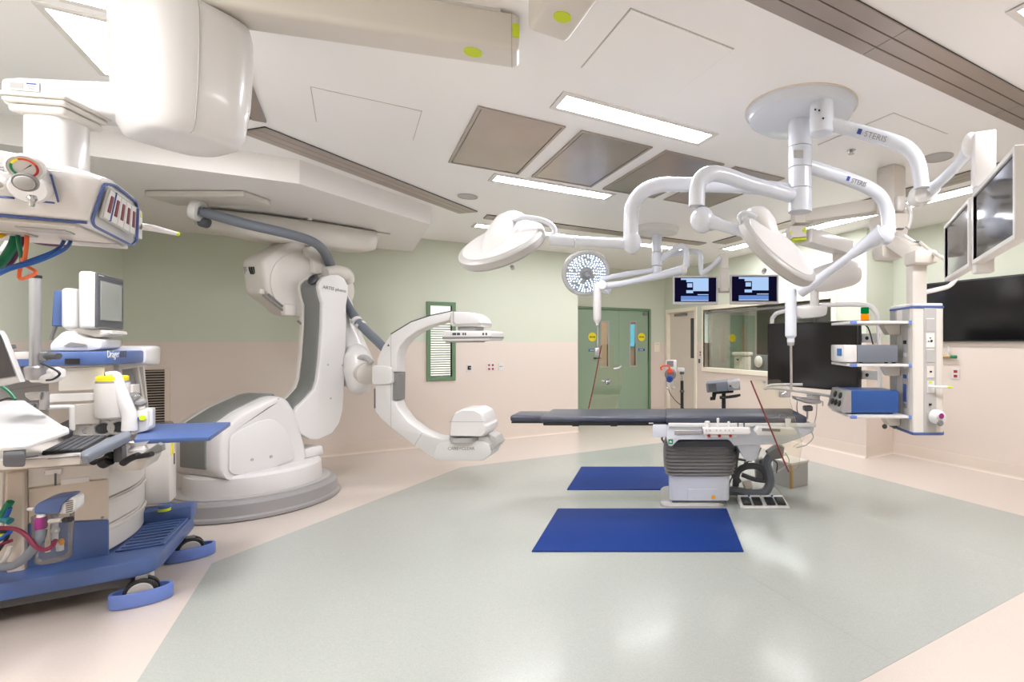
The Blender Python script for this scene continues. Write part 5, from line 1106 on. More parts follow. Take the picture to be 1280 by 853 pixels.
# lower arm to the left
l0, l1 = V((-1.97, 2.02, 0)), px(22, 117, 1.92); ld = (l1 - l0); ld.z = 0; ld.normalize(); ls = V((ld.y, -ld.x, 0)); zc_ = 2.455
l0.z = l1.z = zc_
bm = bmesh.new(); loft(bm, [square_ring(p + ez * 0, ls, ez, w_, h_, .03, 4) for p, w_, h_ in ((l0, .16, .14), (l1 - ld * .05, .14, .112), (l1 - ld * .01, .135, .10), (l1, .11, .075))]); la_ = obj('lower_arm', bm, 'white', cp)
nside = ls if ls.dot(EYE - l1) > 0 else -ls
q = l1 - ld * .085 + nside * .0765 + ez * .015; rt = ld if ld.x > 0 else -ld
part('maker_label', 'white', la_, box, q, (.09, .002, .035), (ld, nside, ez)); part('label_mark', 'grey_light', la_, box, q - rt * .022 + nside * .0014, (.04, .001, .02), (ld, nside, ez))
for k_ in range(3): part('label_mark', 'ink_blue' if k_ == 0 else 'grey_light', la_, box, q + rt * .022 + ez * (.010 - .009 * k_) + nside * .0014, (.03 - .006 * k_, .001, .004), (ld, nside, ez))
q = l1 - ld * .07 + nside * .076 - ez * .035; part('screw', 'grey_light', la_, lathe, q, nside, [(.006, 0), (.006, .003), (.003, .004)], 10)
# column flange and column
ccx = px(72, 160, 1.86); ccx.z = 0
for z0_, z1_, w_, in ((2.385, 2.40, .20), (2.365, 2.385, .185), (2.335, 2.365, .165)):
    bm = bmesh.new(); box(bm, ccx + ez * ((z0_ + z1_) / 2), (w_, w_, z1_ - z0_), (ld, ls, ez), .012, 3); obj('column_flange', bm, 'white_warm', cp)
bm = bmesh.new(); rings = [square_ring(ccx + ez * z, ld, ls, .135, .135, .045, 5) for z in (2.34, 2.02)]; loft(bm, rings); obj('column', bm, 'white', cp)
# service head: section in (a, z) swept along b
def hsec(b, zt, zbm, ins=0.0):
    P = [(2.235 + ins, zt - .015), (2.30 + ins, zt), (2.56 - ins, zt), (2.615 - ins, zt - .02), (2.80 - ins, zbm + .02), (2.78 - ins, zbm), (2.36 + ins, zbm), (2.315 + ins, zbm + .015)]
    k = max(0, 1 - (-.66 - b) / .12) * .45 if b > -1 else 0
    return fillet([R(a, b - k * (2.04 - z) - (a - 2.3) * .1 * k, z) for a, z in P], .02, 3)
bm = bmesh.new(); secs = []
for b, zt, ins in ((-.655, 2.03, .012), (-.665, 2.045, .0), (-.72, 2.062, 0), (-.85, 2.088, 0), (-1.0, 2.1, 0), (-1.15, 2.088, 0), (-1.28, 2.062, 0), (-1.335, 2.045, 0), (-1.345, 2.03, .012)): secs.append(hsec(b, zt, 1.90, ins))
loft(bm, secs); sh0 = obj('supply_head', bm, 'white', cp, ang=45)
bm = bmesh.new(); ed = secs[0]; tube(bm, [p + eb * .004 for p in ed] + [ed[0] + eb * .004, ed[1] + eb * .004], .0045, 6); obj('blue_trim', bm, 'blue_trim', sh0)
bm = bmesh.new(); rbox(bm, 2.35, 2.795, -1.335, -.755, 1.888, 1.901, .003, 1); ub = obj('underside_panel', bm, 'offwhite', sh0)
bm = bmesh.new(); tube(bm, [R(2.335, -.725, 1.903), R(2.335, -1.34, 1.903)], .0045, 6); obj('blue_trim', bm, 'blue_trim', sh0)
for a, b in ((2.42, -.85), (2.55, -.98), (2.66, -.80), (2.42, -1.12), (2.64, -1.1)): part('outlet_plate', 'grey_light', ub, rbox, a, a + .07, b - .06, b + .05, 1.883, 1.889, .002, 1)
# end face with five red display outlets and a lime tipped lever
gz = lambda t, s: R((2.25 + .075 * s) + t * (.35 + .10 * s), -.656 - .040 * s - (.35 * t + .1 * s) * .045, 2.015 - .10 * s)   # t along the face, s down
def ep(t0, t1, s0, s1, name, m, par, d=.004, dd_=.003):
    P = [gz(t0, s0), gz(t1, s0), gz(t1, s1), gz(t0, s1)]; bm = bmesh.new(); prism(bm, [p + eb * d for p in P], eb * dd_, .0006, 1); return obj(name, bm, m, par)
strip = ep(.02, .97, .05, .92, 'outlet_strip', 'grey_light', sh0, .001, .004)
for k in range(5):
    t = .05 + k * .15; pl_ = ep(t, t + .125, .10, .88, 'outlet_plate', 'white', strip, .005, .003); ep(t + .035, t + .095, .24, .70, 'red_display', 'maroon', pl_, .008, .002)
pl_ = ep(.84, .95, .10, .92, 'lever_plate', 'white', strip, .005, .006); ep(.875, .915, .18, .30, 'lime_mark', 'lime', pl_, .011, .001)
ep(.82, .84, .08, .95, 'blue_edge', 'blue_trim', strip, .005, .007); ep(.175, .185, .08, .90, 'divider', 'blue_trim', strip, .005, .006)
P = gz(.90, .55) + eb * .012; bm = bmesh.new(); tube(bm, [P, P + eb * .03 + ea * .02, P + eb * .085 + ea * .075 - ez * .005], [.013, .013, .007], 10, 3); lv = obj('lever', bm, 'white', sh0); part('lever_tip', 'lime', lv, ball, P + eb * .085 + ea * .075 - ez * .005, .0085)
# front face: vacuum regulator with dial, plates
fa = (R(2.315, -1, 1.915) - R(2.235, -1, 2.045)).normalized(); fnm = V((-ea * 1).to_tuple()); fno = (fa.cross(eb)).normalized()
if fno.dot(EYE - R(2.25, -1, 2)) < 0: fno = -fno
fpnt = lambda u, v: onp(u, v, R(2.235, -1, 2.045), fno)
FAX = (eb, fno, -fa)
def plt(u0, u1, v0, v1, name, m, d=.004, par=sh0):
    P, Q = fpnt(u0, (v0 + v1) / 2), fpnt(u1, (v0 + v1) / 2); T_, B_ = fpnt((u0 + u1) / 2, v0), fpnt((u0 + u1) / 2, v1)
    return part(name, m, par, box, (P + Q) / 2 + fno * d, ((Q - P).length, .006, (T_ - B_).length), FAX, .002, 1)
plt(36, 70, 219, 251, 'regulator_plate', 'white'); plt(67.5, 70.5, 218, 252, 'plate_edge', 'blue_trim', .005); plt(45, 69, 250, 253, 'plate_edge', 'blue_trim', .005)
plt(-6, 19, 215, 244, 'socket_plate', 'white'); plt(18, 20.5, 233, 246, 'plate_edge', 'blue_trim', .006); plt(-6, 19, 244.5, 247, 'plate_edge', 'blue_trim', .006)
plt(0, 12, 207.5, 209.5, 'lettering_strip', 'grey', .005); plt(60, 79, 213, 214.5, 'lettering_strip', 'grey_light', .003); text('lettering', 'VACUUM', fpnt(5, 214) + fno * .003, eb, -fa, .013, 'ink', sh0)
q = fpnt(3, 227) + fno * .006; part('socket_ring', 'white', sh0, lathe, q, fno, [(.018, 0), (.018, .02), (.012, .024), (.010, .01), (.002, .01)], 20)
q = fpnt(42, 222) + fno * .005; vw = (EYE - q).normalized(); gx = (fno + vw * .8).normalized()
bm = bmesh.new(); tube(bm, [q + V((0, 0, -.028)), q + gx * .035 + V((0, 0, -.026)), q + gx * .055 + V((0, 0, -.024))], [.040, .042, .036], 20); box(bm, q + gx * .02 + V((0, 0, .01)), (.065, .06, .07), FAX, .02, 3); rg = obj('vacuum_regulator', bm, 'white', sh0)
dp = px(31, 210, 1.36); bm = bmesh.new(); lathe(bm, dp - gx * .03, gx, [(.03, 0), (.036, .015), (.036, .03), (.032, .034), (.030, .031), (.002, .031)], 32); gd = obj('dial_case', bm, 'white', rg)
Ag, Bg = frame(gx)
for k in range(24):
    t0_, t1_ = 2 * math.pi * k / 24, 2 * math.pi * (k + 1) / 24
rt_ = ez.cross(gx).normalized(); up2 = gx.cross(rt_)
def arc(a0, a1, m):
    bm = bmesh.new(); pts = []
    N_ = 14
    for r_ in (.0205, .0255):
        rr_ = [dp + gx * .0035 + (rt_ * math.cos(math.radians(a0 + (a1 - a0) * k / N_)) + up2 * math.sin(math.radians(a0 + (a1 - a0) * k / N_))) * r_ for k in range(N_ + 1)]
        pts.append(rr_)
    prism(bm, pts[0] + pts[1][::-1], gx * .001); obj('dial_scale', bm, m, gd)
arc(160, 230, 'safety_green'); arc(115, 160, 'yellow'); arc(30, 115, 'orange'); arc(-130, 30, 'red')
bm = bmesh.new(); prism(bm, [dp + gx * .004 + (rt_ * x + up2 * y) for x, y in ((-.006, -.009), (.014, .010), (.012, .012))], gx * .001); obj('needle', bm, 'black', gd)
q = px(30, 229, 1.355); part('knob_ring', 'grey', rg, lathe, q - gx * .035, gx, [(.022, 0), (.025, .022), (.023, .03)], 24); part('knob', 'grey_light', rg, lathe, q - gx * .03, gx, [(.016, 0), (.019, .028), (.018, .034), (.012, .037)], 24)
q = px(40, 249, 1.38); part('nipple', 'chrome', rg, lathe, q, -ez, [(.008, -.01), (.011, 0), (.006, .008), (.006, .02)], 12)
# hoses below the head
def hz(pts, r, m, Z=1.75, n=5): return part('gas_hose', m, cp, tube, [px(*p[:2], p[2] if len(p) > 2 else Z) for p in pts], r, 10, n)
hz([L2(120, 560) + (1.72,), L2(122, 640) + (1.7,), L2(140, 740), L2(148, 800)], .0055, 'cable_green', 1.7)
hz([L2(175, 560) + (1.72,), L2(178, 660) + (1.7,), L2(160, 790) + (1.7,), L3(150, 20) + (1.7,), L3(128, 145) + (1.7,), L3(190, 140) + (1.7,), L3(240, 108) + (1.7,), L3(170, 65) + (1.72,)], .0055, 'cable_orange', 1.7)
for dx in (0, 48): hz([L2(430 + dx, 590) + (1.85,), L2(425 + dx * .95, 650) + (1.82,), L2(370 + dx, 710) + (1.76,), L2(180 + dx * 1.5, 785) + (1.7,), L2(60, 825 + dx * .3) + (1.65,), L2(-60, 875 + dx * .5) + (1.6,)], .0055, 'cable_blue', 1.75)
hz([L2(50, 572) + (1.72,), L2(150, 615) + (1.8,), L2(260, 660) + (1.9,), L2(420, 675) + (2.0,), L2(500, 660) + (2.05,)], .007, 'cable_purple')
hz([L2(110, 600) + (1.74,), L2(85, 680) + (1.72,), L2(20, 780) + (1.7,), L2(-60, 850) + (1.66,)], .013, 'cable_green')
hz([L2(160, 610) + (1.76,), L2(110, 700) + (1.74,), L2(60, 790) + (1.72,), L2(-40, 840) + (1.7,)], .011, 'cable_purple')
hz([L2(120, 640) + (1.8,), L2(60, 730) + (1.78,), L2(-40, 800) + (1.76,)], .010, 'cable_blue')
hz([L2(60, 580) + (1.7,), L2(10, 610) + (1.68,), L2(-60, 640) + (1.66,)], .007, 'cable_yellow')
hz([L2(60, 640) + (1.9,), L2(0, 720) + (1.88,), L2(-60, 760) + (1.86,)], .007, 'white')
for p in (L2(118, 556), L2(172, 558), L2(428, 588), L2(476, 590)): part('hose_nozzle', 'grey_light', cp, cyl, px(*p, 1.73 if p[0] < 40 else 1.86) - ez * .012, px(*p, 1.73 if p[0] < 40 else 1.86) + ez * .02, .007, 10)
# ---------------------------------------------------------------- second boom arm at the top edge
s0 = V((-.486, 2.175, 0)); sd = V((.53, -.85, 0)).normalized(); ss = V((sd.y, -sd.x, 0)); s1 = s0 + sd * .95
c2b = thing('ceiling_boom', 'boom arm with a lime dot entering at the top edge of the picture', 'ceiling boom', V((s1.x, s1.y, ZC)))
bm = bmesh.new(); loft(bm, [square_ring(s0 + sd * t + ez * (zb + .08), ss, ez, w_, h_, .022, 4) for t, w_, h_ in ((0, .15, .13), (.01, .172, .155), (.03, .178, .16), (.95, .178, .16))]); a2_ = obj('arm', bm, 'offwhite', c2b)
q = onz(703, 21, zb); part('lime_dot', 'lime', a2_, cyl, q, q - ez * .003, .036, 28)
bm = bmesh.new(); cyl(bm, V((s1.x, s1.y, zb - .01)), V((s1.x, s1.y, ZC - .002)), .12, 28, .01); obj('ceiling_hub', bm, 'offwhite', c2b)
# ================================================================ anaesthesia machine (left)
M4 = lambda x, y: (x / 4.267, 400 + y / 4.267)
M5 = lambda x, y: (x / 4.063, 570 + y / 4.063)
N6 = lambda x, y: (x / 5.333, 440 + y / 5.333)
N7 = lambda x, y: (100 + x / 5.333, 440 + y / 5.333)
N8 = lambda x, y: (x / 5.333, 590 + y / 5.333)
a0, a1, bF, bB = 4.29, 4.93, -1.26, -2.12
am = thing('anaesthesia_machine', 'blue and cream anaesthesia machine on castors at the left edge', 'anaesthesia machine', R(4.6, -1.6, 0))
# base tray with bumper lip
bm = bmesh.new(); prism(bm, fillet([R(a, b, .155) for a, b in ((4.05, -2.15), (4.07, -1.08), (4.11, -1.0), (4.22, -.985), (4.93, -.985), (5.0, -1.05), (5.0, -2.15))], .03, 3), ez * .095, .012, 2); bs_ = obj('base', bm, 'blue', am)
bm = bmesh.new(); rbox(bm, 4.3, 4.86, -1.22, -1.0, .251, .262, .004, 1); ft = obj('footrest', bm, 'blue', bs_)
for k in range(8): part('footrest_rib', 'blue', ft, rbox, 4.32 + k * .066, 4.345 + k * .066, -1.20, -1.02, .262, .270, .004, 1)
bm = bmesh.new(); rbox(bm, 4.84, 5.0, -1.28, -.985, .24, .34, .012, 2); rb = obj('rear_bumper', bm, 'blue', bs_)
q = onb(*M5(835, 358), -1.12); q.z = .34; part('brake_ring', 'lime', rb, cyl, q, q + ez * .018, .034, 20); part('brake_knob', 'blue', rb, cyl, q + ez * .018, q + ez * .045, .036, 20, .006)
bm = bmesh.new(); rbox(bm, 4.12, 4.9, -2.0, -1.1, .10, .156); obj('chassis', bm, 'grey_dark', am)
bm = bmesh.new(); q = R(4.15, -1.05, 0); box(bm, q + ez * .15, (.07, .07, .10), RAX, .01); obj('castor_leg', bm, 'offwhite', am)
# castors with oval guards
def castor(c, ang):
    d = V((math.cos(ang), math.sin(ang), 0)); s = V((-d.y, d.x, 0)); t = am
    rings = []
    for z, k in ((.005, .97), (.012, 1.0), (.078, 1.0), (.085, .97)): rings.append([c + d * (math.cos(2 * math.pi * i / 36) * .135 * k) + s * (math.sin(2 * math.pi * i / 36) * .07 * k) + ez * z for i in range(36)])
    for z, k in ((.085, .88), (.012, .86), (.005, .88)): rings.append([c + d * (math.cos(2 * math.pi * i / 36) * .135 * k) + s * (math.sin(2 * math.pi * i / 36) * .07 * k * .94) + ez * z for i in range(36)])
    rings.append(rings[0])
    bm = bmesh.new(); loft(bm, rings, False); g = obj('castor_guard', bm, 'blue_bright', am)
    for o_ in (-.028, .028):
        bm = bmesh.new(); p = c + s * o_ + ez * .074; lathe(bm, p - s * .013, s, [(.055, 0), (.070, .0), (.074, .006), (.074, .020), (.070, .026), (.055, .026)], 28); w_ = obj('wheel', bm, 'black', am)
        bm = bmesh.new(); lathe(bm, p - s * .017, s, [(.002, 0), (.05, .0), (.058, .006), (.058, .028), (.05, .034), (.002, .034)], 28); obj('hub_cap', bm, 'grey_light', w_)
    bm = bmesh.new(); box(bm, c + ez * .12, (.05, .02, .08), (d, s, ez), .006); obj('castor_fork', bm, 'grey', am)
castor(px(177, 750, 2.93) * 1 - ez * px(177, 750, 2.93).z, math.radians(38)); castor(R(4.74, -.97, 0), math.radians(45)); castor(R(4.16, -1.95, 0), math.radians(30)); castor(R(4.85, -1.98, 0), .6)
# cabinet
bm = bmesh.new(); rbox(bm, a0, a1, bB, bF, .25, .90, .012); cabt = obj('cabinet', bm, 'cream_panel', am)
sp = lambda cv, x, y, d=0: ona(*cv(x, y), a0 - d)
bm = bmesh.new(); prism(bm, [sp(M5, *p, .002) for p in ((145, 345), (555, 323), (555, 527), (145, 603))], -ea * .012, .004, 1); obj('lower_side_panel', bm, 'blue', cabt)
bm = bmesh.new(); prism(bm, [sp(M5, *p, .002) for p in ((147, 168), (380, 135), (555, 118), (555, 320), (147, 341))], -ea * .008, .003, 1); obj('upper_side_panel', bm, 'cream_panel', cabt)
bm = bmesh.new(); prism(bm, [sp(M5, *p, .002) for p in ((147, 60), (555, 40), (555, 112), (380, 128), (147, 160))], -ea * .014, .004, 1); pn = obj('shelf_side_panel', bm, 'white_warm', cabt)
part('type_plate', 'white', pn, prism, [sp(M5, *p, .018) for p in ((310, 122), (455, 106), (455, 130), (310, 148))], -ea * .003)
for p in ((236, 85), (298, 76)): part('screw', 'black', pn, lathe, sp(M5, *p, .017), -ea, [(.007, 0), (.007, .003), (.003, .004)], 10)
part('cable_bracket', 'white', pn, prism, [sp(M5, *p, .02) for p in ((232, 72), (318, 62), (318, 90), (232, 100))], -ea * .012, .003, 1)
part('bracket_slot', 'grey_dark', pn, prism, [sp(M5, *p, .034) for p in ((277, 90), (287, 89), (287, 150), (277, 152))], -ea * .003)
bm = bmesh.new(); prism(bm, [sp(M5, *p, .002) for p in ((55, 80), (145, 70), (145, 588), (55, 588))], -ea * .05, .006, 1); obj('side_pillar', bm, 'cream_panel', cabt)
q = sp(M5, 520, 313, .012); part('screw', 'grey', cabt, lathe, q, -ea, [(.007, 0), (.007, .003), (.003, .004)], 10)
# drawers with bowed fronts
def dz(cv, x, y): return onb(*cv(x, y), -1.22)
zs_ = [.265, .425, .585, .88]; 
for k in range(3):
    z0_, z1_ = zs_[k] + .004, zs_[k + 1] - .004; N_ = 10; pts = []
    for i in range(N_ + 1):
        t = i / N_; pts.append(R(a0 + .004 + (a1 - a0 - .008) * t, bF + .006 + .045 * math.sin(math.pi * min(1, t * .9 + .05)), z0_))
    pts += [R(a1 - .004, bF - .02, z0_), R(a0 + .004, bF - .02, z0_)]
    bm = bmesh.new(); prism(bm, pts, ez * (z1_ - z0_), .004, 1); dr_ = obj('drawer', bm, 'white_warm', am)
    if k < 2:
        bm = bmesh.new(); prism(bm, [p + ez * (z1_ - z0_ - .03) + eb * .002 for p in pts[:N_ + 1]] + [p + ez * (z1_ - z0_ - .03) + eb * .014 for p in pts[1:N_][::-1]], ez * .022, .003, 1); obj('drawer_grip', bm, 'offwhite', dr_)
# side bin on the far end
bm = bmesh.new(); rbox(bm, 4.94, 5.10, -1.55, -1.12, .36, .86, .012); bn = obj('side_bin', bm, 'white_warm', am)
part('warning_label', 'yellow', bn, rbox, 4.955, 5.01, -1.121, -1.117, .70, .79)
part('bin_slot', 'black', bn, rbox, 5.03, 5.045, -1.121, -1.117, .62, .70)
bm = bmesh.new(); rbox(bm, 5.10, 5.13, -1.5, -1.14, .62, .93, .02); obj('clear_bin', bm, 'clear_plastic', am)
# work top and side shelf
bm = bmesh.new(); rbox(bm, a0 - .01, a1 + .02, bB, bF + .03, .90, .93, .01); wt = obj('work_top', bm, 'white_warm', am)
bm = bmesh.new(); P = [onz(*M4(*p), .965) for p in ((712, 640), (1120, 622), (1232, 545), (800, 555), (740, 590))]; prism(bm, fillet(P, .015, 3), ez * -.028, .008, 2); obj('swing_shelf', bm, 'blue', am)
bm = bmesh.new(); q = onz(*M4(800, 600), .93); rbox(bm, q.dot(ea) - .1, q.dot(ea) + .1, -1.26, q.dot(eb) + .05, .89, .936, .01); obj('shelf_bracket', bm, 'white_warm', am)
# upper rear housing
bm = bmesh.new(); rbox(bm, a0 + .02, a1, bB, -1.70, .93, 1.39, .012); up_h = obj('rear_housing', bm, 'white_warm', am)
rp = lambda cv, x, y, d=0: onb(*cv(x, y), -1.70 + d)
bm = bmesh.new(); rbox(bm, a0 + .05, 4.75, -1.70, -1.66, 1.11, 1.15, .006, 1); rl = obj('gas_rail', bm, 'white', up_h)
for k in range(6): part('rail_clip', 'grey', rl, rbox, 4.38 + k * .06, 4.40 + k * .06, -1.66, -1.652, 1.12, 1.14)
for z in (1.03, 1.08, 1.24): part('cover_line', 'grey_light', up_h, rbox, a0 + .05, a1 - .02, -1.70, -1.698, z, z + .004)
# near side flank of upper rear housing
for (x0, y0, x1, y1, m_, nm) in ((320, 255, 560, 380, 'white_warm', 'flank_cover'), (270, 395, 535, 440, 'white', 'flank_bar'), (395, 450, 540, 560, 'offwhite', 'flank_cover')):
    bm = bmesh.new(); prism(bm, [ona(*M4(*p), a0 + .02) for p in ((x0, y0), (x1, y0 - 8), (x1, y1 - 10), (x0, y1))], -ea * .02, .004, 1); obj(nm, bm, m_, up_h)
# handle hoop on the near side
bm = bmesh.new(); tube(bm, [ona(*M4(*p), a0 - .06) for p in ((250, 468), (340, 463), (378, 465), (385, 480), (385, 590))], .012, 10, 4); obj('handle_hoop', bm, 'white', am)
# ventilator block below with two round ports
bm = bmesh.new(); prism(bm, fillet([ona(*M4(*p), a0 + .05) for p in ((400, 560), (665, 530), (665, 615), (400, 625))], .02, 3), ea * .3, .02, 2); vb = obj('breathing_block', bm, 'white', am)
for x, y, r_, m_ in ((555, 578, .035, 'grey_dark'), (640, 570, .035, 'grey_dark'), (470, 590, .02, 'white')):
    q = ona(*M4(x, y), a0 + .045); part('port', 'white', vb, lathe, q, -ea, [(r_ + .016, 0), (r_ + .016, .02), (r_, .022), (r_, .006), (.002, .006)], 24); part('port_core', m_, vb, lathe, q - ea * .008, -ea, [(r_ * .9, 0), (r_ * .9, .004), (r_ * .3, .006)], 20)
for x in (425, 492): part('cover_flap', 'white_warm', vb, prism, [ona(*M4(*p), a0 + .045) for p in ((x - 25, 562), (x + 18, 556), (x + 18, 612), (x - 25, 615))], -ea * .02, .008, 2)
# absorber canister with yellow collar
q = ona(*M4(600, 515), a0 - .02); cz0 = q.z; tz = ona(*M4(600, 318), a0 - .02).z; q0 = V((q.x, q.y, 0))
bm = bmesh.new(); lathe(bm, q0 + ez * cz0, ez, [(.058, -.008), (.07, .0), (.072, .02), (.076, tz - cz0 - .05), (.074, tz - cz0 - .02)], 36); mat('clear_canister', (208, 205, 202), .3, var=.04); cn_ = obj('absorber_canister', bm, 'clear_canister', am)
bm = bmesh.new(); lathe(bm, q0 + ez * (tz - .045), ez, [(.07, 0), (.071, .03), (.066, .04)], 36); obj('canister_lid', bm, 'grey', cn_)
bm = bmesh.new(); lathe(bm, q0 + ez * (tz - .012), ez, [(.066, 0), (.069, .01), (.069, .028), (.06, .034)], 36); obj('yellow_collar', bm, 'yellow', cn_)
# breathing arm with valve block
zz_ = a0 - .06
bm = bmesh.new(); tube(bm, [ona(*M4(*p), zz_) for p in ((565, 290), (605, 288), (622, 300), (635, 360), (665, 440), (690, 510), (690, 590))], [.014, .016, .022, .03, .034, .034, .036], 16, 5); obj('breathing_arm', bm, 'white', am)
part('arm_tip', 'black', am, tube, [ona(*M4(560, 290), zz_), ona(*M4(572, 290), zz_)], .012, 10)
bm = bmesh.new(); prism(bm, fillet([ona(*M4(*p), a0 - .04) for p in ((700, 500), (740, 480), (790, 480), (790, 590), (700, 615))], .012, 3), ea * .14, .012, 2); fb_ = obj('flow_block', bm, 'white', am)
bm = bmesh.new(); tube(bm, [ona(*M4(*p), a0 - .02) for p in ((778, 482), (800, 485), (804, 500), (804, 555), (790, 572), (770, 572))], .010, 10, 4); obj('block_handle', bm, 'white', fb_)
for x, m_ in ((716, 'ink_blue'), (732, 'ink_blue'), (748, 'ink_blue'), (760, 'lime')): part('valve_pin', m_, fb_, cyl, ona(*M4(x, 528 if m_ != 'lime' else 524), a0 - .045), ona(*M4(x, 528 if m_ != 'lime' else 524), a0 - .06), .010 if m_ != 'lime' else .016, 10)
bm = bmesh.new(); prism(bm, [ona(*M4(*p), a0 + .0) for p in ((660, 350), (710, 348), (712, 410), (735, 430), (745, 500), (690, 510))], ea * .12, .012, 2); vb2 = obj('valve_body', bm, 'white_warm', am)
for p in ((718, 418), (752, 448)): part('valve_dome', 'clear_plastic' if p[0] == 718 else 'grey', vb2, lathe, ona(*M4(*p), a0 - .02), (ez * .8 - ea * .6), [(.028, 0), (.03, .02), (.02, .032), (.004, .036)], 20)
# frame with grey pane at the far side
bm = bmesh.new()
fp_ = lambda x, y: onb(*M4(x, y), -1.32)
for (p, q) in (((628, 250), (645, 420)), ((722, 250), (755, 430)), ((752, 240), (775, 470))): beam(bm, fp_(*p), fp_(*q), .03, .03, .005)
beam(bm, fp_(620, 252), fp_(770, 235), .03, .04, .005); obj('side_frame', bm, 'white_warm', am)
bm = bmesh.new(); prism(bm, [fp_(*p) - eb * .01 for p in ((635, 262), (722, 255), (745, 430), (690, 440), (650, 420))], -eb * .01); obj('smoked_pane', bm, 'grey', am)
# blue top shelf with maker's name, white end
bm = bmesh.new(); prism(bm, fillet([R(a, b, 1.383) for a, b in ((4.20, -2.15), (4.23, -1.32), (4.26, -1.24), (4.34, -1.21), (4.80, -1.20), (4.80, -2.15))], .03, 4), ez * .082, .012, 2); ts = obj('top_shelf', bm, 'blue', am)
bm = bmesh.new(); rings = [square_ring(R(a, -1.36, z), eb, ez, w_, h_, .03, 4) for a, z, w_, h_ in ((4.72, 1.43, .34, .11), (4.78, 1.43, .37, .13), (4.98, 1.425, .36, .14), (5.03, 1.42, .33, .12))]; loft(bm, rings); obj('shelf_end', bm, 'white', am)
text('lettering', 'Dräger', onb(*M4(605, 184), -1.1975), ea, ez, .062, 'white', ts)
for k_ in range(3): part('lettering_mark', 'ink', ts, box, onb(*M4(640, 184), -1.198) + ea * (.02 + k_ * .035), (.025, .001, .04), (ea, eb, ez))
bm = bmesh.new(); prism(bm, [ona(*M4(*p), 4.222) for p in ((348, 207), (427, 207), (427, 237), (348, 237))], -ea * .006); dp_ = obj('display_slot', bm, 'black', ts)
# monitor
mo = thing('patient_monitor', 'grey-screened patient monitor on top of the anaesthesia machine', 'monitor', R(4.5, -1.42, 1.465))
bm = bmesh.new(); rbox(bm, 4.29, 4.70, -1.37, -1.30, 1.60, 1.94, .018, 3); obj('shell', bm, 'white', mo)
bm = bmesh.new(); rbox(bm, 4.295, 4.695, -1.302, -1.29, 1.605, 1.935, .005, 1); bz = obj('bezel', bm, 'grey_dark', mo)
part('screen', 'screen_grey', bz, rbox, 4.335, 4.655, -1.291, -1.287, 1.655, 1.89)
part('maker_strip', 'grey_light', bz, rbox, 4.31, 4.38, -1.290, -1.288, 1.918, 1.924)
bm = bmesh.new(); rbox(bm, 4.34, 4.66, -1.455, -1.385, 1.60, 1.84, .02, 3); obj('rear_case', bm, 'white', mo)
bm = bmesh.new(); rbox(bm, 4.36, 4.64, -1.39, -1.37, 1.62, 1.82); obj('joint_gap', bm, 'grey_light', mo)
bm = bmesh.new(); prism(bm, fillet([ona(*L3(*p), 4.33) for p in ((330, 590), (355, 560), (415, 505), (480, 500), (560, 540), (640, 555), (682, 560), (675, 620), (600, 634), (330, 634))], .015, 3), ea * .3, .012, 2); fm = obj('tilt_foot', bm, 'white', mo)
bm = bmesh.new(); prism(bm, fillet([ona(*L3(*p), 4.325) for p in ((420, 605), (470, 575), (570, 590), (590, 605))], .008, 2), -ea * .004); obj('foot_recess', bm, 'grey', fm)
bm = bmesh.new(); prism(bm, [ona(*L3(*p), 4.36) for p in ((430, 470), (740, 500), (745, 520), (640, 545), (480, 512), (430, 495))], ea * .26, .01, 1); obj('swivel_plate', bm, 'white_warm', mo)
bh = thing('blue_holder', 'blue translucent holder clipped behind the patient monitor', 'holder', ona(*L3(390, 470), 4.42))
bm = bmesh.new(); prism(bm, fillet([ona(*L3(*p), 4.40) for p in ((357, 232), (440, 230), (425, 470), (340, 470))], .01, 2), ea * .10, .006, 1); obj('pocket', bm, 'blue', bh)
bm = bmesh.new(); tube(bm, [ona(*L3(372, 468), 4.45), ona(*L3(350, 530), 4.45), ona(*L3(340, 560), 4.45)], .008, 8, 3); obj('stem', bm, 'grey', bh)
# pole with clamps on the near side
pz = lambda x, y, Y=2.55: px(*L3(x, y), Y)
pl = thing('accessory_pole', 'vertical aluminium pole with a black cap beside the anaesthesia machine', 'pole', pz(233, 840))
bm = bmesh.new(); cyl(bm, pz(235, 760), pz(235, 150), .021, 20); obj('tube', bm, 'alu', pl)
bm = bmesh.new(); cyl(bm, pz(235, 150), pz(235, 130), .023, 20); obj('cap', bm, 'black', pl)
bm = bmesh.new(); lathe(bm, pz(240, 800), ez, [(.035, -.02), (.037, 0), (.037, .015), (.04, .02), (.04, .042), (.03, .05)], 24); obj('lower_ring', bm, 'alu', pl)
bm = bmesh.new(); prism(bm, [pz(*p) for p in ((85, 640), (225, 640), (225, 690), (85, 690))], ea * .06, .008, 2); obj('clamp_arm', bm, 'white', pl)
bm = bmesh.new(); prism(bm, [pz(*p) for p in ((245, 640), (312, 640), (312, 705), (245, 705))], ea * .05, .006, 1); obj('clamp', bm, 'grey', pl)
part('clamp_handle', 'grey_dark', pl, tube, [pz(312, 672), pz(330, 665), pz(390, 670)], [.018, .02, .016], 12)
bm = bmesh.new(); prism(bm, [px(*N6(*p), 2.55) for p in ((185, 160), (295, 155), (300, 205), (190, 205))], ea * .08, .008, 1); obj('lower_bracket', bm, 'white', pl)
bm = bmesh.new(); tube(bm, [px(*N6(*p), 2.55) for p in ((290, 185), (360, 165), (385, 140), (340, 130))], [.02, .03, .03, .02], 12, 3); obj('swing_joint', bm, 'white', pl)
bm = bmesh.new(); tube(bm, [px(*N6(*p), 2.52) for p in ((275, 75), (330, 100), (385, 130), (395, 155), (350, 185), (310, 190))], .005, 8, 4); obj('cable', bm, 'black', pl)
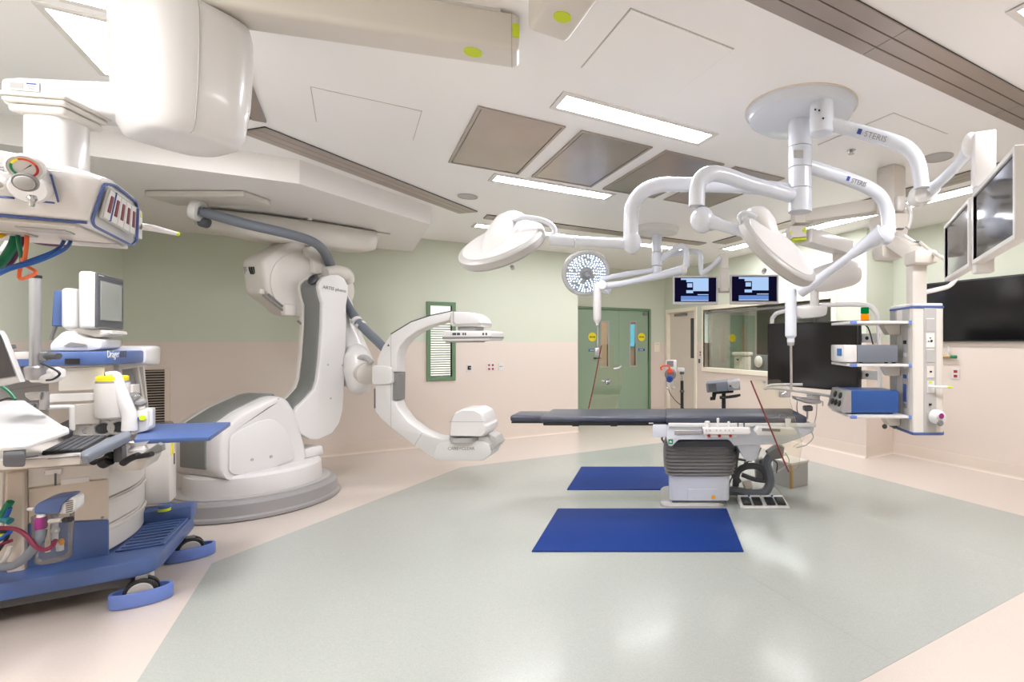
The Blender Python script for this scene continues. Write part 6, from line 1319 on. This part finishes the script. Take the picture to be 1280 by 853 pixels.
bm = bmesh.new(); prism(bm, [px(*N6(*p), 2.58) for p in ((262, 265), (300, 265), (300, 390), (255, 390))], ea * .05, .004, 1); obj('rail_post', bm, 'alu', pl)
bm = bmesh.new(); prism(bm, [px(*N6(*p), 2.57) for p in ((160, 275), (270, 270), (265, 320), (200, 325), (165, 300))], ea * .06, .006, 1); obj('rail_clamp', bm, 'grey_light', pl)
# ---------------------------------------------------------------- computer tray
ZT_ = .95
tr = thing('computer_tray', 'cream computer tray with a keyboard and grey wrist pad at the left edge', 'tray', onz(*M4(200, 740), ZT_))
P = [onz(*p, ZT_) for p in ((-40, 585), (0, 577), (100, 570), (128, 562), (150, 549), (165, 540), (150, 537), (80, 541), (0, 548), (-60, 552))]
bm = bmesh.new(); prism(bm, P, -ez * .045, .01, 2); obj('tray_board', bm, 'offwhite', tr)
P = [onz(*M4(*p), ZT_ + .012) for p in ((-40, 745), (75, 735), (430, 715), (440, 700), (220, 707), (60, 712))]; bm = bmesh.new(); prism(bm, [p for p in P], -ez * .012); obj('pull_out_plate', bm, 'white', tr)
P = [onz(*M4(*p), ZT_ + .028) for p in ((222, 706), (395, 622), (572, 618), (440, 690))]; kb = thing('keyboard', 'black keyboard lying on the computer tray', 'keyboard', (P[0] + P[2]) / 2 - ez * .028)
bm = bmesh.new(); prism(bm, P, -ez * .016, .003, 1); kbb = obj('keyboard_body', bm, 'black', kb)
for r_ in range(5):
    for c_ in range(14):
        s0_, s1_, t0_, t1_ = (c_ + .08) / 14, (c_ + .92) / 14, (r_ + .1) / 5, (r_ + .9) / 5
        f = lambda s, t: (P[0] * (1 - s) + P[1] * s) * (1 - t) + (P[3] * (1 - s) + P[2] * s) * t
        if c_ == 0 and r_ == 0:
            K0 = f((s0_ + s1_) / 2, (t0_ + t1_) / 2); bm = bmesh.new(); prism(bm, [f(s0_, t0_) + ez * .004, f(s1_, t0_) + ez * .004, f(s1_, t1_) + ez * .004, f(s0_, t1_) + ez * .004], -ez * .005); k0 = obj('key', bm, 'grey_dark', kbb)
        else:
            k_ = k0.copy(); COL.objects.link(k_); k_.parent = kbb; k_.location = k0.location + f((s0_ + s1_) / 2, (t0_ + t1_) / 2) - K0; WL[k_] = WL[k0]
bm = bmesh.new(); P = [onz(*M4(*p), ZT_ + .05) for p in ((430, 700), (560, 635), (660, 592), (700, 596), (690, 615), (580, 665), (470, 720), (435, 722))]; prism(bm, P, -ez * .045, .015, 3); obj('wrist_pad', bm, 'hose_grey', tr)
bm = bmesh.new(); P = [onz(*M4(*p), ZT_ + .07) for p in ((15, 712), (20, 655), (120, 650), (138, 668), (135, 712))]; prism(bm, P, -ez * .065, .015, 3); obj('corner_pad', bm, 'grey_dark', tr)
bm = bmesh.new(); P = [onz(*M4(*p), ZT_ + .03) for p in ((310, 590), (380, 555), (390, 580), (388, 625), (330, 640))]; prism(bm, P, ez * .04, .01, 2); obj('mouse_pad', bm, 'grey_dark', tr)
lid = [px(*M4(-60, 470), 2.75), px(*M4(0, 442), 2.75), px(*M4(130, 428), 2.78), px(*M4(372, 588), 2.50), px(*M4(140, 672), 2.32), px(*M4(0, 652), 2.28), px(*M4(-60, 640), 2.27)]
ln_ = (lid[3] - lid[2]).cross(lid[4] - lid[3]).normalized(); ln_ = ln_ if ln_.z > 0 else -ln_
lid = [p - ln_ * (p - lid[2]).dot(ln_) for p in lid]
bm = bmesh.new(); prism(bm, fillet(lid, .012, 2), -ln_ * .02, .005, 2); obj('document_holder', bm, 'white', tr)
for pts in (((335, 575), (355, 585), (345, 600)),): part('holder_clip', 'white', tr, tube, [px(*M4(*p), 2.5) for p in pts], .008, 8, 3)
for (x0, x1) in ((80, 205), (255, 425)): part('edge_slot', 'grey_dark', tr, prism, [onz(*M4(*p), ZT_ + .0125) for p in ((x0, 741), (x1, 724), (x1, 729), (x0, 746))], ez * .001)
# tray underside: black clamps and white cup
cl = tr
bm = bmesh.new(); prism(bm, [px(*N7(*p), 2.72) for p in ((215, 640), (280, 625), (285, 735), (220, 745))], ea * .07, .012, 2); obj('clamp_body', bm, 'grey_dark', cl)
for pts, r_ in ((((85, 735), (140, 705), (215, 690)), .02), (((150, 750), (175, 735), (200, 725)), .026), (((285, 745), (330, 715), (390, 690)), .017), (((380, 700), (440, 690), (480, 680)), .014)): part('clamp_lever', 'black', cl, tube, [px(*N7(*p), 2.72) for p in pts], r_, 10, 3)
bm = bmesh.new(); q = px(*N7(390, 668), 2.85); lathe(bm, q, ez, [(.04, 0), (.042, .015), (.03, .035), (.042, .055), (.044, .06), (.036, .05)], 24); obj('cup', bm, 'white', cl)
bm = bmesh.new(); prism(bm, [px(*N7(*p), 2.85) for p in ((400, 690), (520, 610), (550, 620), (555, 660), (440, 700))], ea * .05, .006, 1); obj('support_arm', bm, 'grey', cl)
bm = bmesh.new(); prism(bm, fillet([px(*N7(*p), 2.92) for p in ((240, 760), (440, 700), (455, 720), (420, 790), (250, 800))], .02, 3), ea * .25, .02, 2); obj('underside_cover', bm, 'white_warm', cl)
# computer screen at the left edge
cs = thing('computer_screen', 'black computer screen cut off by the left edge', 'monitor', px(5, 480, 2.3))
P = [px(*L3(*p), 2.30) for p in ((-220, 480), (-8, 500), (12, 530), (136, 842), (0, 870), (-220, 900))]; bm = bmesh.new(); prism(bm, P, ea * .05, .008, 2); obj('bezel', bm, 'grey_light', cs)
P = [px(*L3(*p), 2.297) for p in ((-215, 490), (-8, 512), (10, 540), (104, 800), (0, 816), (-215, 840))]; bm = bmesh.new(); prism(bm, P, -ea * .003); obj('screen', bm, 'screen_dark', cs)
bm = bmesh.new(); prism(bm, [px(*L3(*p), 2.37) for p in ((-40, 600), (70, 592), (78, 615), (40, 625), (-40, 640))], ea * .05, .008, 1); obj('mount_arm', bm, 'grey_dark', cs)
bm = bmesh.new(); tube(bm, [px(*M4(*p), 2.45) for p in ((0, 350), (50, 385), (82, 425))], .007, 8, 4); obj('green_cable', bm, 'cable_green', cs)
bm = bmesh.new(); tube(bm, [px(*M4(*p), 2.45) for p in ((0, 432), (40, 420), (82, 425))], .005, 8, 4); obj('black_cable', bm, 'black', cs)
# ---------------------------------------------------------------- suction unit on the machine's side
YS = 2.62
su = thing('suction_unit', 'suction jar with a blue lid and hoses on the side of the anaesthesia machine', 'suction jar', px(*N8(350, 590), YS))
bm = bmesh.new(); prism(bm, fillet([px(*N8(*p), YS - .06) for p in ((228, 282), (228, 235), (260, 205), (330, 182), (430, 170), (468, 172), (405, 220), (392, 278))], .012, 3), ea * .13, .015, 3); obj('lid', bm, 'blue', su)
bm = bmesh.new(); prism(bm, fillet([px(*N8(*p), YS - .05) for p in ((392, 285), (405, 222), (470, 172), (500, 182), (500, 250), (480, 278))], .01, 3), ea * .11, .01, 2); vs = obj('vent_housing', bm, 'white', su)
for k in range(6): part('vent_slot', 'grey_dark', vs, prism, [px(*N8(440 + k * 0, 198 + k * 14), YS - .052), px(*N8(486, 188 + k * 14), YS - .052), px(*N8(486, 193 + k * 14), YS - .052), px(*N8(440, 203 + k * 14), YS - .052)], -ea * .003)
jc = px(*N8(355, 590), YS); jt = px(*N8(355, 280), YS)
bm = bmesh.new(); lathe(bm, jc, ez, [(.002, 0), (.055, .0), (.068, .012), (.074, jt.z - jc.z)], 32); obj('jar', bm, 'clear_plastic', su)
for x, y0, y1, m_, r_ in ((318, 290, 535, 'frame_cream', .010), (400, 470, 525, 'white', .014), (367, 285, 455, 'white', .012)): part('inner_tube', m_, su, tube, [px(*N8(x, y0), YS), px(*N8(x, y1), YS)], r_, 10)
part('float_valve', 'white', su, ball, px(*N8(370, 390), YS - .03), (.016, .016, .02)); part('glow_filter', 'orange_dot', su, ball, px(*N8(408, 470), YS), (.012, .012, .02))
part('connector', 'magenta', su, lathe, px(*N8(273, 382), YS - .06), ez, [(.02, 0), (.023, .01), (.023, .05), (.018, .062)], 18); part('connector_collar', 'white', su, lathe, px(*N8(275, 310), YS - .06), ez, [(.016, 0), (.016, .02)], 16)
part('tap', 'grey_light', su, tube, [px(*N8(335, 330), YS - .07), px(*N8(420, 320), YS - .07)], .012, 10); part('tap_grip', 'black', su, tube, [px(*N8(430, 320), YS - .07), px(*N8(475, 316), YS - .07)], .013, 10)
part('wall_stub', 'white', su, tube, [px(*N8(190, 250), YS), px(*N8(230, 250), YS)], .009, 10)
part('grey_hose', 'hose_grey', su, tube, [px(*N8(*p), z_) for p, z_ in (((278, 385), YS - .06), ((262, 450), YS - .07), ((200, 540), YS - .08), ((110, 615), YS - .08), ((30, 635), YS - .06), ((-60, 640), YS))], .02, 12, 6)
part('maroon_hose', 'maroon', su, tube, [px(*N8(*p), z_) for p, z_ in (((368, 460), YS - .03), ((345, 500), YS - .08), ((290, 520), YS - .1), ((235, 495), YS - .1), ((180, 430), YS - .1), ((110, 385), YS - .1), ((0, 375), YS - .1), ((-60, 380), YS - .1))], .010, 10, 5)
# hoses and plugs hanging at the far left
hg = thing('hanging_cables', 'bunch of coloured gas hoses and cables at the left edge beside the cream pillar', 'cables', px(*N8(30, 560), 2.7))
for pts, r_, m_ in ((((15, 0), (10, 200), (20, 300), (5, 380)), .010, 'offwhite'), (((70, 200), (30, 260), (0, 330)), .016, 'cable_green'), (((66, 240), (40, 300), (-10, 350)), .010, 'cable_blue'), (((-20, 310), (30, 320), (68, 330)), .018, 'teal'), (((-20, 500), (20, 480), (75, 460)), .009, 'maroon'), (((-20, 460), (20, 440), (66, 400)), .012, 'cable_blue'), (((-20, 540), (30, 470), (60, 410)), .008, 'black'), (((-20, 640), (40, 570), (66, 500)), .010, 'offwhite'), (((-10, 390), (60, 392)), .016, 'black'), (((-20, 420), (30, 420), (50, 400)), .008, 'lime')):
    part('cable', m_, hg, tube, [px(*N8(*p), 2.72) for p in pts], r_, 10, 4 if len(pts) > 2 else 0)
